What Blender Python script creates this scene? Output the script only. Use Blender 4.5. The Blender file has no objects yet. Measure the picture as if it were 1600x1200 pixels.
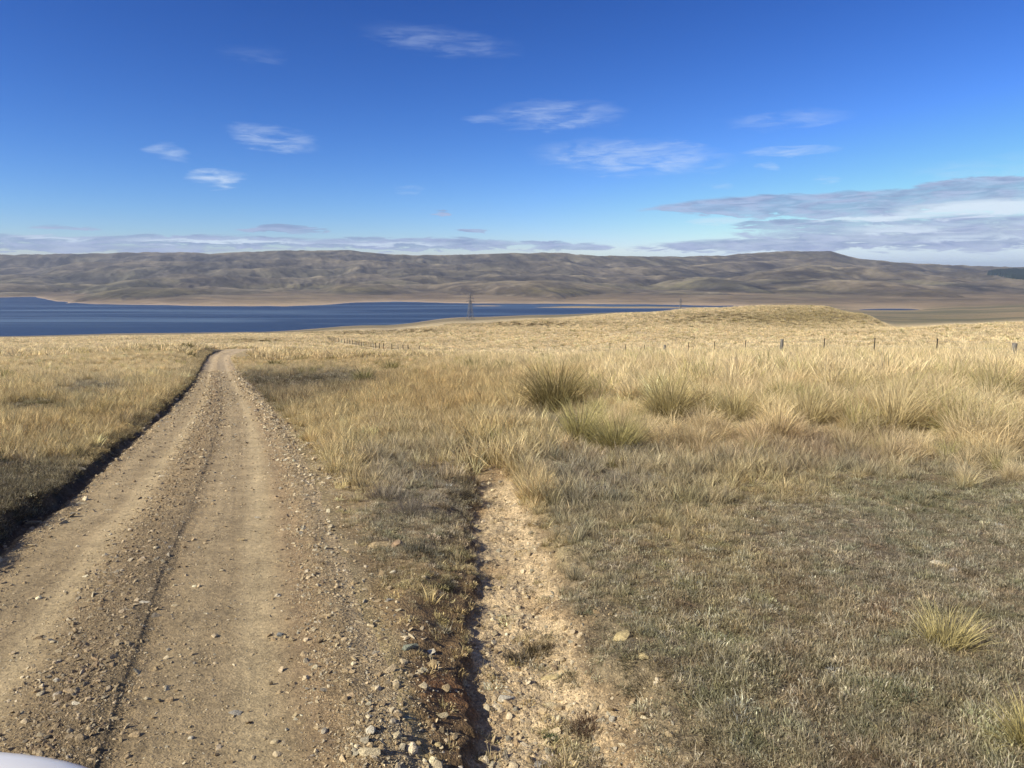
import bpy, bmesh, math, random
import numpy as np
from mathutils import Vector, Matrix, Euler

R = math.radians
rng = np.random.default_rng(7)
random.seed(7)
scn = bpy.context.scene
col = scn.collection

# ------------------------------------------------------------------ camera, sky, sun, exposure
EYE = 1.9
F = 1155.0                     # focal length in pixels of the 1600 px wide photograph
PITCH = math.atan(180.0 / F)
cp, sp = math.cos(PITCH), math.sin(PITCH)
cam_d = bpy.data.cameras.new('camera')
cam = bpy.data.objects.new('camera', cam_d); col.objects.link(cam)
cam.location = (0, 0, EYE); cam.rotation_euler = (math.pi / 2 - PITCH, 0, 0)
cam_d.sensor_width = 36; cam_d.lens = F / 1600 * 36
cam_d.clip_start = 0.05; cam_d.clip_end = 60000
scn.camera = cam

SUN_AZ, SUN_EL = R(-117), R(34)       # azimuth clockwise from the view direction
world = bpy.data.worlds.new('World'); scn.world = world; world.use_nodes = True
sun_d = bpy.data.lights.new('sun', 'SUN'); sun_d.energy = 5.0; sun_d.angle = R(0.53); sun_d.color = (1, .925, .755)
sun = bpy.data.objects.new('sun', sun_d); col.objects.link(sun)
sdir = Vector((math.sin(SUN_AZ) * math.cos(SUN_EL), math.cos(SUN_AZ) * math.cos(SUN_EL), math.sin(SUN_EL)))
sun.rotation_euler = sdir.to_track_quat('Z', 'Y').to_euler()
scn.view_settings.view_transform = 'Standard'; scn.view_settings.look = 'None'
scn.view_settings.exposure = 0.5; scn.view_settings.gamma = 1
scn.cycles.max_bounces = 6; scn.cycles.diffuse_bounces = 2; scn.cycles.glossy_bounces = 2
scn.cycles.transmission_bounces = 3; scn.cycles.volume_bounces = 0; scn.cycles.transparent_max_bounces = 6
scn.cycles.use_adaptive_sampling = True; scn.cycles.adaptive_threshold = 0.02
scn.cycles.use_denoising = True; scn.cycles.denoiser = 'OPENIMAGEDENOISE'; scn.cycles.denoising_input_passes = 'RGB_ALBEDO_NORMAL'; scn.cycles.denoising_prefilter = 'ACCURATE'
scn.render.filter_size = 1.2

# ------------------------------------------------------------------ node helpers
class NT:
    def __init__(s, tree): s.t = tree; s.n = tree.nodes; s.l = tree.links
    def new(s, typ, **kw):
        n = s.n.new(typ)
        for k, v in kw.items(): setattr(n, k, v)
        return n
    def link(s, a, b): s.l.new(a, b)
    def put(s, sock, v):
        if isinstance(v, bpy.types.NodeSocket): s.l.new(v, sock)
        elif v is not None:
            if sock.type == 'RGBA' and isinstance(v, (tuple, list)) and len(v) == 3: v = (*v, 1)
            sock.default_value = v
    def math(s, op, a, b=None, c=None, clamp=False):
        n = s.new('ShaderNodeMath', operation=op, use_clamp=clamp)
        s.put(n.inputs[0], a); s.put(n.inputs[1], b)
        if c is not None: s.put(n.inputs[2], c)
        return n.outputs[0]
    def mix(s, f, a, b, mode='MIX'):
        n = s.new('ShaderNodeMix', data_type='RGBA', blend_type=mode)
        s.put(n.inputs[0], f); s.put(n.inputs[6], a); s.put(n.inputs[7], b)
        return n.outputs[2]
    def noise(s, vec, scale, detail=3, rough=.55, dist=0, dim='3D'):
        n = s.new('ShaderNodeTexNoise', noise_dimensions=dim)
        s.put(n.inputs['Vector'], vec)
        n.inputs['Scale'].default_value = scale; n.inputs['Detail'].default_value = detail
        n.inputs['Roughness'].default_value = rough; n.inputs['Distortion'].default_value = dist
        return n.outputs[0]
    def ramp(s, v, a, b, lo=0., hi=1.):
        n = s.new('ShaderNodeMapRange', interpolation_type='SMOOTHSTEP')
        s.put(n.inputs[0], v)
        for i, q in zip((1, 2, 3, 4), (a, b, lo, hi)): s.put(n.inputs[i], q)
        return n.outputs[0]
    def scale(s, vec, sc, loc=(0, 0, 0)):
        n = s.new('ShaderNodeMapping'); s.put(n.inputs[0], vec)
        n.inputs['Scale'].default_value = sc; n.inputs['Location'].default_value = loc
        return n.outputs[0]

# ------------------------------------------------------------------ sky with thin clouds
SKYFIT = [(.133, 1.93, 5.5), (.2014, 1.70, 6.5), (.364, 1.54, 7.0)]      # deep, dry air contrast of the sky, per channel
def build_world():
    w = NT(world.node_tree); w.n.clear()
    out = w.new('ShaderNodeOutputWorld'); bg = w.new('ShaderNodeBackground')
    sky = w.new('ShaderNodeTexSky', sky_type='NISHITA', sun_disc=False)
    sky.sun_elevation = SUN_EL; sky.sun_rotation = SUN_AZ
    sky.altitude = 700; sky.air_density = 1.0; sky.dust_density = .15; sky.ozone_density = 3.5; sky.dust_density = 0.05
    bg.inputs[1].default_value = 0.10
    ss = w.new('ShaderNodeSeparateColor'); w.link(sky.outputs[0], ss.inputs[0]); sc_ = w.new('ShaderNodeCombineColor')
    for i, (k, g, hi) in enumerate(SKYFIT):
        w.link(w.math('MINIMUM', w.math('MULTIPLY', w.math('POWER', ss.outputs[i], g), k), hi), sc_.inputs[i])
    tc = w.new('ShaderNodeTexCoord'); vec = tc.outputs['Generated']
    sep = w.new('ShaderNodeSeparateXYZ'); w.link(vec, sep.inputs[0])
    X, Y, Z = sep.outputs
    az = w.math('ARCTAN2', X, Y)
    el = w.math('ARCSINE', Z)
    cmb = w.new('ShaderNodeCombineXYZ'); w.link(az, cmb.inputs[0]); w.link(el, cmb.inputs[1])
    P = cmb.outputs[0]
    n_big = w.noise(w.scale(P, (6, 40, 1)), 1, 4, .6)
    n_str = w.noise(w.scale(P, (22, 150, 1), (3, 1, 0)), 1, 5, .62, .6)
    n_wsp = w.noise(w.scale(P, (20, 95, 1), (7, 2, 0)), 1, 5, .56, .9)
    wx = w.noise(w.scale(P, (14, 60, 1), (1, 9, 0)), 1, 3, .6)
    # warped azimuth / elevation
    azw = w.math('ADD', az, w.math('MULTIPLY', w.math('SUBTRACT', wx, .5), .05))
    elw = w.math('ADD', el, w.math('MULTIPLY', w.math('SUBTRACT', n_str, .5), .022))
    def blob(u, v, ru, rv, tilt=0.):
        t = (600 - v) / F
        a0 = math.atan((u - 800) / F / (cp + t * sp)); dz = (t * cp - sp) / (cp + t * sp)
        e0 = math.atan(dz * math.cos(a0))
        da = w.math('DIVIDE', w.math('SUBTRACT', azw, a0), ru / F)
        de0 = w.math('SUBTRACT', elw, e0)
        if tilt: de0 = w.math('ADD', de0, w.math('MULTIPLY', w.math('SUBTRACT', azw, a0), tilt))
        de = w.math('DIVIDE', de0, rv / F)
        d = w.math('ADD', w.math('MULTIPLY', da, da), w.math('MULTIPLY', de, de))
        return w.ramp(d, 1.0, .0)
    wisps = [(265, 237, 30, 14, .75, 0), (338, 279, 40, 15, 1.25, 0), (428, 217, 70, 20, .85, .12), (690, 64, 130, 22, .3, .08),
             (395, 85, 55, 12, .12, 0), (870, 180, 120, 24, .55, 0), (765, 186, 45, 8, .4, 0), (985, 246, 165, 30, .75, .05), (1050, 228, 60, 8, .5, 0),
             (1230, 187, 100, 14, .35, 0), (1232, 236, 75, 9, .7, 0), (1195, 258, 22, 5, .7, 0), (640, 295, 22, 8, .4, 0),
             (1290, 280, 20, 5, .5, 0), (1120, 291, 26, 5, .4, 0), (1560, 262, 130, 20, .25, 0), (1500, 330, 200, 26, .75, 0)]
    wsum = None
    for u, v, ru, rv, s, t in wisps:
        b = w.math('MULTIPLY', blob(u, v, ru, rv, t), s)
        wsum = b if wsum is None else w.math('MAXIMUM', wsum, b)
    wm = w.math('MULTIPLY', wsum, w.ramp(w.math('ADD', w.math('MULTIPLY', n_wsp, .6), w.math('MULTIPLY', n_str, .4)), .32, .78))
    # lavender grey banks, low on the right and along the skyline
    banks = [(1330, 318, 320, 22, 1.15, 0), (1180, 322, 200, 14, .8, 0), (1530, 292, 110, 16, 1.2, .0), (1440, 362, 320, 34, .66, 0), (1250, 350, 120, 10, .9, 0), (1500, 376, 260, 12, 1.0, 0), (1180, 384, 240, 13, .8, 0),
             (445, 359, 85, 7, 1.1, 0), (735, 360, 32, 5, .8, 0), (690, 332, 20, 4, .7, 0), (100, 355, 60, 3, .5, 0),
             (640, 381, 230, 13, 1.0, 0), (330, 378, 250, 12, .9, 0), (90, 376, 190, 10, .8, 0), (890, 386, 90, 9, .7, 0), (850, 380, 60, 5, .7, 0), (120, 389, 300, 8, .7, 0)]
    bsum = None
    for u, v, ru, rv, s, t in banks:
        b = w.math('MULTIPLY', blob(u, v, ru, rv, t), s)
        bsum = b if bsum is None else w.math('MAXIMUM', bsum, b)
    bm = w.ramp(w.math('ADD', bsum, w.math('MULTIPLY', w.math('SUBTRACT', w.math('ADD', w.math('MULTIPLY', n_str, .7), w.math('MULTIPLY', n_big, .3)), .5), 2.2)), .22, .62)
    bm = w.math('MULTIPLY', bm, w.ramp(bsum, .0, .12))
    bm = w.math('MULTIPLY', bm, w.ramp(n_wsp, .3, .7, .62, .93))
    # bright rims and gaps where sunlit cloud shows inside the banks
    whites = [(1545, 324, 130, 13, 1.3), (1390, 340, 110, 6, 1.1), (1400, 358, 80, 7, .9), (1130, 345, 60, 5, .5), (350, 377, 150, 5, 1), (610, 381, 110, 4, .8), (1560, 400, 200, 9, .8), (1350, 402, 140, 6, .6), (1530, 372, 90, 5, .8), (80, 371, 60, 4, .6)]
    ws = None
    for u, v, ru, rv, s in whites:
        b = w.math('MULTIPLY', blob(u, v, ru, rv), s)
        ws = b if ws is None else w.math('MAXIMUM', ws, b)
    grey = w.mix(w.ramp(n_str, .35, .65), (1.95, 2.55, 4.1), (3.1, 3.65, 5.3))
    c = w.mix(w.math('MULTIPLY', wm, .85), sc_.outputs[0], (4.8, 5.7, 7.0))
    c = w.mix(bm, c, grey)
    c = w.mix(w.math('MULTIPLY', ws, w.ramp(n_str, .3, .6, .5, .95)), c, (5.2, 6.1, 7.0))
    fill_veil = w.math('MULTIPLY', w.ramp(el, .62, .95), w.ramp(w.noise(vec, 3, 4, .6), .35, .65, .25, .6))  # unseen cloud veil overhead, added to make the shadows less blue
    c = w.mix(fill_veil, c, (3.0, 2.9, 2.8))
    w.link(c, bg.inputs[0]); w.link(bg.outputs[0], out.inputs[0])
build_world()

# ------------------------------------------------------------------ numpy noise
def _hash(ix, iy, seed):
    h = (ix.astype(np.int64) * 374761393 + iy.astype(np.int64) * 668265263 + seed * 2147483647) & 0xffffffff
    h = ((h ^ (h >> 13)) * 1274126177) & 0xffffffff
    return h ^ (h >> 16)
def pnoise(x, y, seed=0):
    x = np.asarray(x, dtype=np.float64); y = np.asarray(y, dtype=np.float64)
    ix = np.floor(x); iy = np.floor(y); fx = x - ix; fy = y - iy
    ix = ix.astype(np.int64); iy = iy.astype(np.int64)
    u = fx * fx * fx * (fx * (fx * 6 - 15) + 10); v = fy * fy * fy * (fy * (fy * 6 - 15) + 10)
    def g(a, b, dx, dy):
        an = _hash(a, b, seed).astype(np.float64) * (2 * math.pi / 4294967296.)
        return np.cos(an) * dx + np.sin(an) * dy
    n00 = g(ix, iy, fx, fy); n10 = g(ix + 1, iy, fx - 1, fy)
    n01 = g(ix, iy + 1, fx, fy - 1); n11 = g(ix + 1, iy + 1, fx - 1, fy - 1)
    return ((n00 * (1 - u) + n10 * u) * (1 - v) + (n01 * (1 - u) + n11 * u) * v) * 1.5
def fbm(x, y, oct=4, seed=0, gain=.5, lac=2.03):
    s = 0; a = 1; t = 0
    for o in range(oct):
        s = s + a * pnoise(x, y, seed + o * 17); t += a
        a *= gain; x = x * lac + 13.7; y = y * lac - 7.1
    return s / t
def ridged(x, y, oct=4, seed=0, gain=.5):
    s = 0; a = 1; t = 0
    for o in range(oct):
        s = s + a * (1 - np.abs(pnoise(x, y, seed + o * 31)) * 2); t += a
        a *= gain; x = x * 2.1 + 5.2; y = y * 2.1 + 1.3
    return s / t
def sstep(a, b, x):
    t = np.clip((x - a) / (b - a), 0, 1); return t * t * (3 - 2 * t)
def lerp(a, b, t): return a + (b - a) * t

# ------------------------------------------------------------------ photograph <-> place
def slope_of(v):                       # height change per metre of Y along the sight line at photo row v
    t = (600 - np.asarray(v, float)) / F
    return (t * cp - sp) / (cp + t * sp)
def zat(v, Y): return EYE + slope_of(v) * Y
def xat(u, v, Y):
    t = (600 - v) / F
    return (u - 800) / F / (cp + t * sp) * Y
def project(X, Y, Z):
    dz = Z - EYE; zc = Y * cp - dz * sp; yc = Y * sp + dz * cp
    zc = np.maximum(zc, .05)
    return 800 + F * X / zc, 600 - F * yc / zc

LAKE = -100.0
# ------------------------------------------------------------------ the lie of the land: sight-line rows against distance
PROF = {
    -400: [(62, 565), (110, 552), (209, 543), (300, 539), (400, 535), (550, 532), (700, 530), (900, 529), (1075, 528.5), (1200, 528)],
    0: [(62, 565), (110, 551), (209, 541), (300, 537), (400, 533), (550, 530), (700, 528), (900, 527), (1105, 525.5), (1230, 525)],
    250: [(62, 565), (110, 549), (209, 539), (300, 534), (400, 529.5), (550, 526), (700, 524), (900, 522.5), (1150, 520.5), (1280, 520)],
    400: [(62, 566), (110, 547.5), (209, 540), (300, 534), (400, 528), (550, 523.5), (700, 521), (900, 520), (1185, 519), (1300, 518)],
    600: [(62, 563), (110, 556), (209, 548), (300, 538), (400, 529), (550, 520), (700, 514), (900, 511), (1337, 508), (1500, 507)],
    735: [(62, 563), (110, 557), (209, 550), (300, 540), (400, 527), (550, 511), (650, 504), (750, 501.5), (1000, 499), (1569, 495.5), (1750, 495)],
    850: [(62, 564), (110, 556), (209, 547), (300, 534), (400, 519), (500, 506), (600, 499), (800, 495.5), (1640, 492), (1900, 491)],
    1000: [(46, 567), (62, 563), (110, 553), (209, 538), (300, 521), (400, 505), (500, 493.5), (600, 489), (700, 488.5), (1730, 487.5), (2000, 487)],
    1100: [(46, 567), (62, 562), (110, 550), (209, 532), (300, 518), (400, 502), (500, 488), (580, 482), (680, 482.5), (1000, 487), (1850, 483.5), (2100, 483)],
    1200: [(46, 566), (62, 561), (110, 548), (209, 530), (280, 519), (350, 511), (400, 502), (500, 484), (560, 477.5), (640, 479), (900, 492), (1500, 492), (1990, 477), (2300, 471)],
    1270: [(46, 565), (62, 559), (110, 546), (209, 528), (280, 518), (350, 513), (420, 503), (510, 484), (560, 478), (640, 481), (900, 494), (1500, 489), (1990, 477.5), (2300, 471)],
    1330: [(46, 565), (62, 558), (110, 546), (209, 526), (280, 517), (350, 515), (430, 508), (510, 494), (560, 489), (640, 493), (900, 497), (1400, 490), (1900, 482), (2300, 471.5)],
    1400: [(46, 563), (62, 557), (110, 545), (209, 522), (280, 514), (350, 515), (450, 518), (560, 515), (700, 509), (900, 502), (1300, 493), (1900, 482), (2300, 472)],
    1500: [(38, 568), (62, 555), (110, 540), (200, 516), (260, 508), (350, 511), (600, 509), (900, 501), (1300, 491), (1800, 480), (2300, 471)],
    1600: [(38, 566), (62, 553), (110, 538), (200, 515), (260, 504), (350, 508), (600, 505), (900, 497), (1300, 488), (1700, 478), (2300, 469)],
    2000: [(38, 562), (62, 550), (110, 535), (200, 513), (260, 502), (350, 506), (600, 502), (900, 494), (1300, 486), (1700, 477), (2300, 468)],
}
PU = np.array(sorted(PROF)); LOGY = np.linspace(math.log(30), math.log(2300), 160)
PZ = []
for u in PU:
    kn = PROF[u]; ys = np.array([k[0] for k in kn], float); zs = np.array([zat(k[1], k[0]) for k in kn])
    y0 = 22.
    ys = np.concatenate([[10., y0], ys]); zs = np.concatenate([[-.095 * 10, -.095 * y0 - .0], zs])
    Yg = np.exp(LOGY)
    z = np.interp(Yg, ys, zs)
    # beyond the last knot the bed keeps falling (lake floor) or stays level (land)
    if kn[-1][0] < 2200:
        last = ys[-1]; z = np.where(Yg > last, np.minimum(z, zs[-1] - (Yg - last) * .03), z)
        z = np.maximum(z, LAKE - 12)
    k = np.array([1, 2, 3, 2, 1.]) / 9
    zp = np.concatenate([[z[0]] * 2, z, [z[-1]] * 2]); res = np.convolve(zp - np.interp(np.arange(len(zp)), [0, len(zp) - 1], [0, 0]), k, 'valid')
    PZ.append(res)
PZ = np.array(PZ)

FARSHORE = [(-600, 461), (0, 462), (70, 464), (100, 471), (150, 474), (250, 476), (330, 477.5), (450, 479), (510, 476), (560, 472), (620, 470.5), (700, 473), (780, 474),
            (900, 475), (1000, 475), (1100, 477), (1150, 479.5), (1200, 484), (1300, 488)]
fsu = np.array([p[0] for p in FARSHORE], float)
fsy = np.array([(LAKE - EYE) / float(slope_of(p[1])) for p in FARSHORE])
SKYL = [(-600, 399), (0, 398), (60, 397), (180, 395.5), (250, 393.5), (320, 394), (340, 397), (380, 394), (450, 391), (550, 391), (580, 394), (620, 397.5), (700, 398.5), (790, 395.5), (870, 394),
        (930, 399), (1060, 401), (1110, 398.5), (1160, 394), (1200, 392), (1285, 392.5), (1320, 401), (1370, 408), (1420, 412), (1500, 414), (1560, 416), (1600, 417.5), (2100, 424)]
sku = np.array([p[0] for p in SKYL], float); skv = np.array([p[1] for p in SKYL], float)

LAYERS = {}
def far_height(X, Y, U):
    ys = np.interp(U, fsu, fsy) + 75 * fbm(X / 260, X * 0 + 4, 4, 66, .55); e = Y - ys
    wx = X + 140 * fbm(X / 700, Y / 700, 2, 5); wy = Y + 140 * fbm(X / 700, Y / 700, 2, 9)
    R_ = 5400.
    zs = EYE + slope_of(np.interp(U, sku, skv)) * R_
    sky_v = np.interp(U, sku, skv)
    plain = LAKE + .2 + np.clip(e, -400, 500) * .012 + sstep(40, 300, e) * 5 * np.maximum(0, fbm(X / 300, Y / 160, 3, 77) + .15)
    z = plain.copy(); which = np.full(X.shape, -1); second = plain.copy() - 50; prox = np.zeros(X.shape)
    for i_, (D0, fr, am, wl, wd, sd, fs) in enumerate([(2620, .93, 13, 700, 160, 11, .05), (2900, .80, 22, 620, 260, 23, .06), (3150, .70, 26, 800, 330, 37, .075), (3450, .60, 24, 700, 380, 41, .09),
                                             (3800, .46, 24, 900, 420, 53, .10), (4150, .36, 20, 1000, 420, 67, .115), (4600, .22, 16, 900, 380, 79, .12), (5400, 0., 0, 900, 260, 83, .125)]):
        Dn = D0 + wd * 1.6 * fbm(X / 1000 + sd * 1.3, X * 0 + sd, 3, sd)
        vv = sky_v + fr * (470 - sky_v) - am * fbm(X / wl + sd, X * 0 + 2.2 * sd, 3, sd + 5, .5)
        cz = EYE + slope_of(np.maximum(vv, sky_v + (0 if fr == 0 else 4))) * Dn
        dd = Y - Dn; sm = 60.
        front = np.where(dd < 0, np.sqrt(dd * dd + sm * sm) - sm, 0); rear = np.where(dd > 0, np.sqrt(dd * dd + sm * sm) - sm, 0)
        hz = cz - 1.45 * fs * front * (1 + .35 * fbm(wx / 380 + sd, wy / 900, 2, sd + 9)) - (.02 if fr == 0 else .11) * rear
        hz = hz + np.clip(front / 260, 0, 1) * 26 * (ridged(wx / 360 + sd + wy / 1100, wy / 1300, 4, sd + 3, .5) - .62)      # spurs and gullies running down the face
        up = hz > z
        second = np.where(up, z, np.maximum(second, hz)); prox = np.where(up, np.exp(-np.abs(dd) / 110), prox); which = np.where(up, i_, which); z = np.maximum(z, hz)
    LAYERS['last'] = (which, z - second, prox)
    grow = sstep(2600, 3600, Y)
    er = ridged(wx / 700 + wy / 900, wy / 520 - wx / 1900, 5, 90, .5)
    z = z + grow * 6 * (er - .62) + sstep(2500, 3000, Y) * 6 * fbm(X / 170, Y / 150, 3, 71)
    back = sstep(R_, R_ + 900, Y)
    z = z - back * 40 - np.clip(Y - R_ - 900, 0, None) * .02
    cap = EYE + slope_of(np.interp(U, sku, skv) + 1.2 * fbm(X / 260, Y / 900, 3, 200)) * np.maximum(Y, 2400)
    z = z + grow * sstep(2700, 3300, Y) * 10 * (ridged(X / 170 + Y / 500, Y / 430 - X / 900, 3, 95, .5) - .68)
    return np.minimum(z, cap)                                    # nothing stands above the skyline

def profile_height(U, Y):
    lu = np.clip(U, PU[0], PU[-1]); i = np.clip(np.searchsorted(PU, lu, 'right') - 1, 0, len(PU) - 2)
    tu = (lu - PU[i]) / (PU[i + 1] - PU[i]); tu = tu * tu * (3 - 2 * tu)
    ly = (np.log(np.clip(Y, 30, 2299)) - LOGY[0]) / (LOGY[1] - LOGY[0]); j = np.clip(ly.astype(int), 0, len(LOGY) - 2); tj = ly - j
    a = PZ[i, j] * (1 - tj) + PZ[i, j + 1] * tj; b = PZ[i + 1, j] * (1 - tj) + PZ[i + 1, j + 1] * tj
    return a * (1 - tu) + b * tu

def base_height(X, Y):
    X = np.atleast_1d(np.asarray(X, float)); Y = np.atleast_1d(np.asarray(Y, float))
    r = np.hypot(X, Y); az = np.arctan2(X, Y)
    azc = np.clip(az, -.85, .85); D = r * np.cos(azc); Xc = r * np.sin(azc)
    U = 800 + F * cp * np.tan(azc)
    near = np.where(Y > 0, -.095 * Y, 5.7 * np.tanh(-Y * .095 / 5.7))
    front = sstep(-.25, .35, np.cos(az))
    prof = profile_height(U, D)
    farz = np.zeros(X.shape); fs_ = D > 1650
    if fs_.any(): farz[fs_] = far_height(Xc[fs_], D[fs_], U[fs_])
    w2 = sstep(1900, 2350, D)
    land = U > 1130
    wl = sstep(1100, 1230, U)
    p2 = prof * (1 - w2) + farz * w2
    p1 = np.where(D > 1700, np.maximum(prof, farz), prof)         # across the lake: bed or far shore
    p1 = np.where(D > 2250, farz, p1)
    big = p1 * (1 - wl) + p2 * wl
    # sand bars and the small pond
    def g(u, y, su, sy): return np.exp(-((U - u) / su) ** 2 - ((D - y) / sy) ** 2)
    big = big + 5.5 * g(900, 1985, 70, 22) * (D > 1800) + 6.0 * g(1010, 1960, 90, 20) + 3.5 * g(760, 2060, 30, 16)
    big = big - 6 * g(1385, 1840, 48, 60) * 2
    k = sstep(24, 55, D)
    z = near * (1 - k) + big * k
    back = 5.7 * np.tanh(np.maximum(-Y, 0) * .095 / 5.7)
    z = z * front + back * (1 - front)
    z = z + .55 * sstep(11.5, 17, Y) * (1 - sstep(30, 52, Y)) * sstep(.5, 6, X)      # swell that carries the tall tussocks
    # gentle unevenness of the pasture
    amp = sstep(6, 40, r) * (1 - sstep(1100, 1500, r))
    z = z + amp * (.25 * fbm(X / 14, Y / 14, 3, 300) + sstep(60, 300, r) * .9 * fbm(X / 60, Y / 60, 3, 310))
    return z

def hit(u, v, lift=0.0):
    """ground point that the photograph shows at (u, v)"""
    t = (600 - v) / F; ax = (u - 800) / F / (cp + t * sp); s = float(slope_of(v))
    Ys = np.exp(np.linspace(math.log(1.2), math.log(2600), 2400)); zs = base_height(ax * Ys, Ys) + lift
    d = EYE + s * Ys - zs
    i = int(np.argmax(d < 0))
    if d[i] >= 0: i = len(Ys) - 1
    if i == 0: return ax * Ys[0], Ys[0]
    f = d[i - 1] / (d[i - 1] - d[i]); y = Ys[i - 1] + f * (Ys[i] - Ys[i - 1])
    return ax * y, y
def curve_xy(pts):
    a = np.array([hit(*p) for p in pts]); o = np.argsort(a[:, 1]); return a[o, 1], a[o, 0]
lY, lX = curve_xy([(-330, 1150), (-160, 1000), (-60, 905), (25, 835), (90, 790), (150, 735), (205, 690), (245, 655), (282, 622), (303, 597), (314, 575), (322, 562), (332, 553), (352, 546.5), (385, 543)])
rY, rX = curve_xy([(672, 1200), (630, 1110), (590, 1000), (550, 900), (512, 800), (478, 720), (455, 680), (430, 645), (402, 614), (382, 594), (366, 574), (360, 562), (364, 554), (380, 548), (402, 544.5)])
def road_edges(Y):
    xl = np.interp(Y, lY, lX); xr = np.interp(Y, rY, rX)
    n0 = lY[0]; n1 = rY[0]
    xl = np.where(Y < n0, lX[0] + (lX[3] - lX[0]) / (lY[3] - lY[0]) * (Y - n0), xl)
    xr = np.where(Y < n1, rX[0] + (rX[3] - rX[0]) / (rY[3] - rY[0]) * (Y - n1), xr)
    return xl, xr
ROAD_END = min(lY[-1], rY[-1])
bY, bX = curve_xy([(747, 722), (740, 770), (736, 830), (752, 885), (741, 940), (735, 1000), (744, 1060), (738, 1110), (735, 1160), (741, 1200)])
cY, cX = curve_xy([(790, 722), (806, 760), (820, 800), (838, 850), (862, 900), (885, 960), (915, 1030), (965, 1110), (1000, 1200)])
sY, sX = curve_xy([(700, 722), (660, 770), (640, 830), (650, 900), (655, 1000), (660, 1100), (680, 1200)])

def near_masks(X, Y):
    xl, xr = road_edges(Y)
    wob = .10 * fbm(X * 1.3, Y * 1.3, 3, 400) + .035 * fbm(X * 7, Y * 7, 3, 410)
    s = (X - xl) / (xr - xl)
    inend = 1 - sstep(ROAD_END - 8, ROAD_END + 6, Y)
    dl = xl - X + wob * 1.3                    # metres left of the road's left edge
    dr = X - xr + wob
    xb = np.interp(Y, bY, bX) + .24 * fbm(X * .0 + 3, Y * 1.5, 4, 420) + .05 * fbm(X * 4, Y * 9, 2, 425)
    xc = np.interp(Y, cY, cX) + wob * 2.2 + .06
    xs = np.interp(Y, sY, sX)
    gl = 1 - sstep(bY[-1] - 1.6, bY[-1] + .3, Y)     # gully fades out uphill end (far end)
    return xl, xr, s, inend, dl, dr, xb, xc, xs, gl, wob

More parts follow.
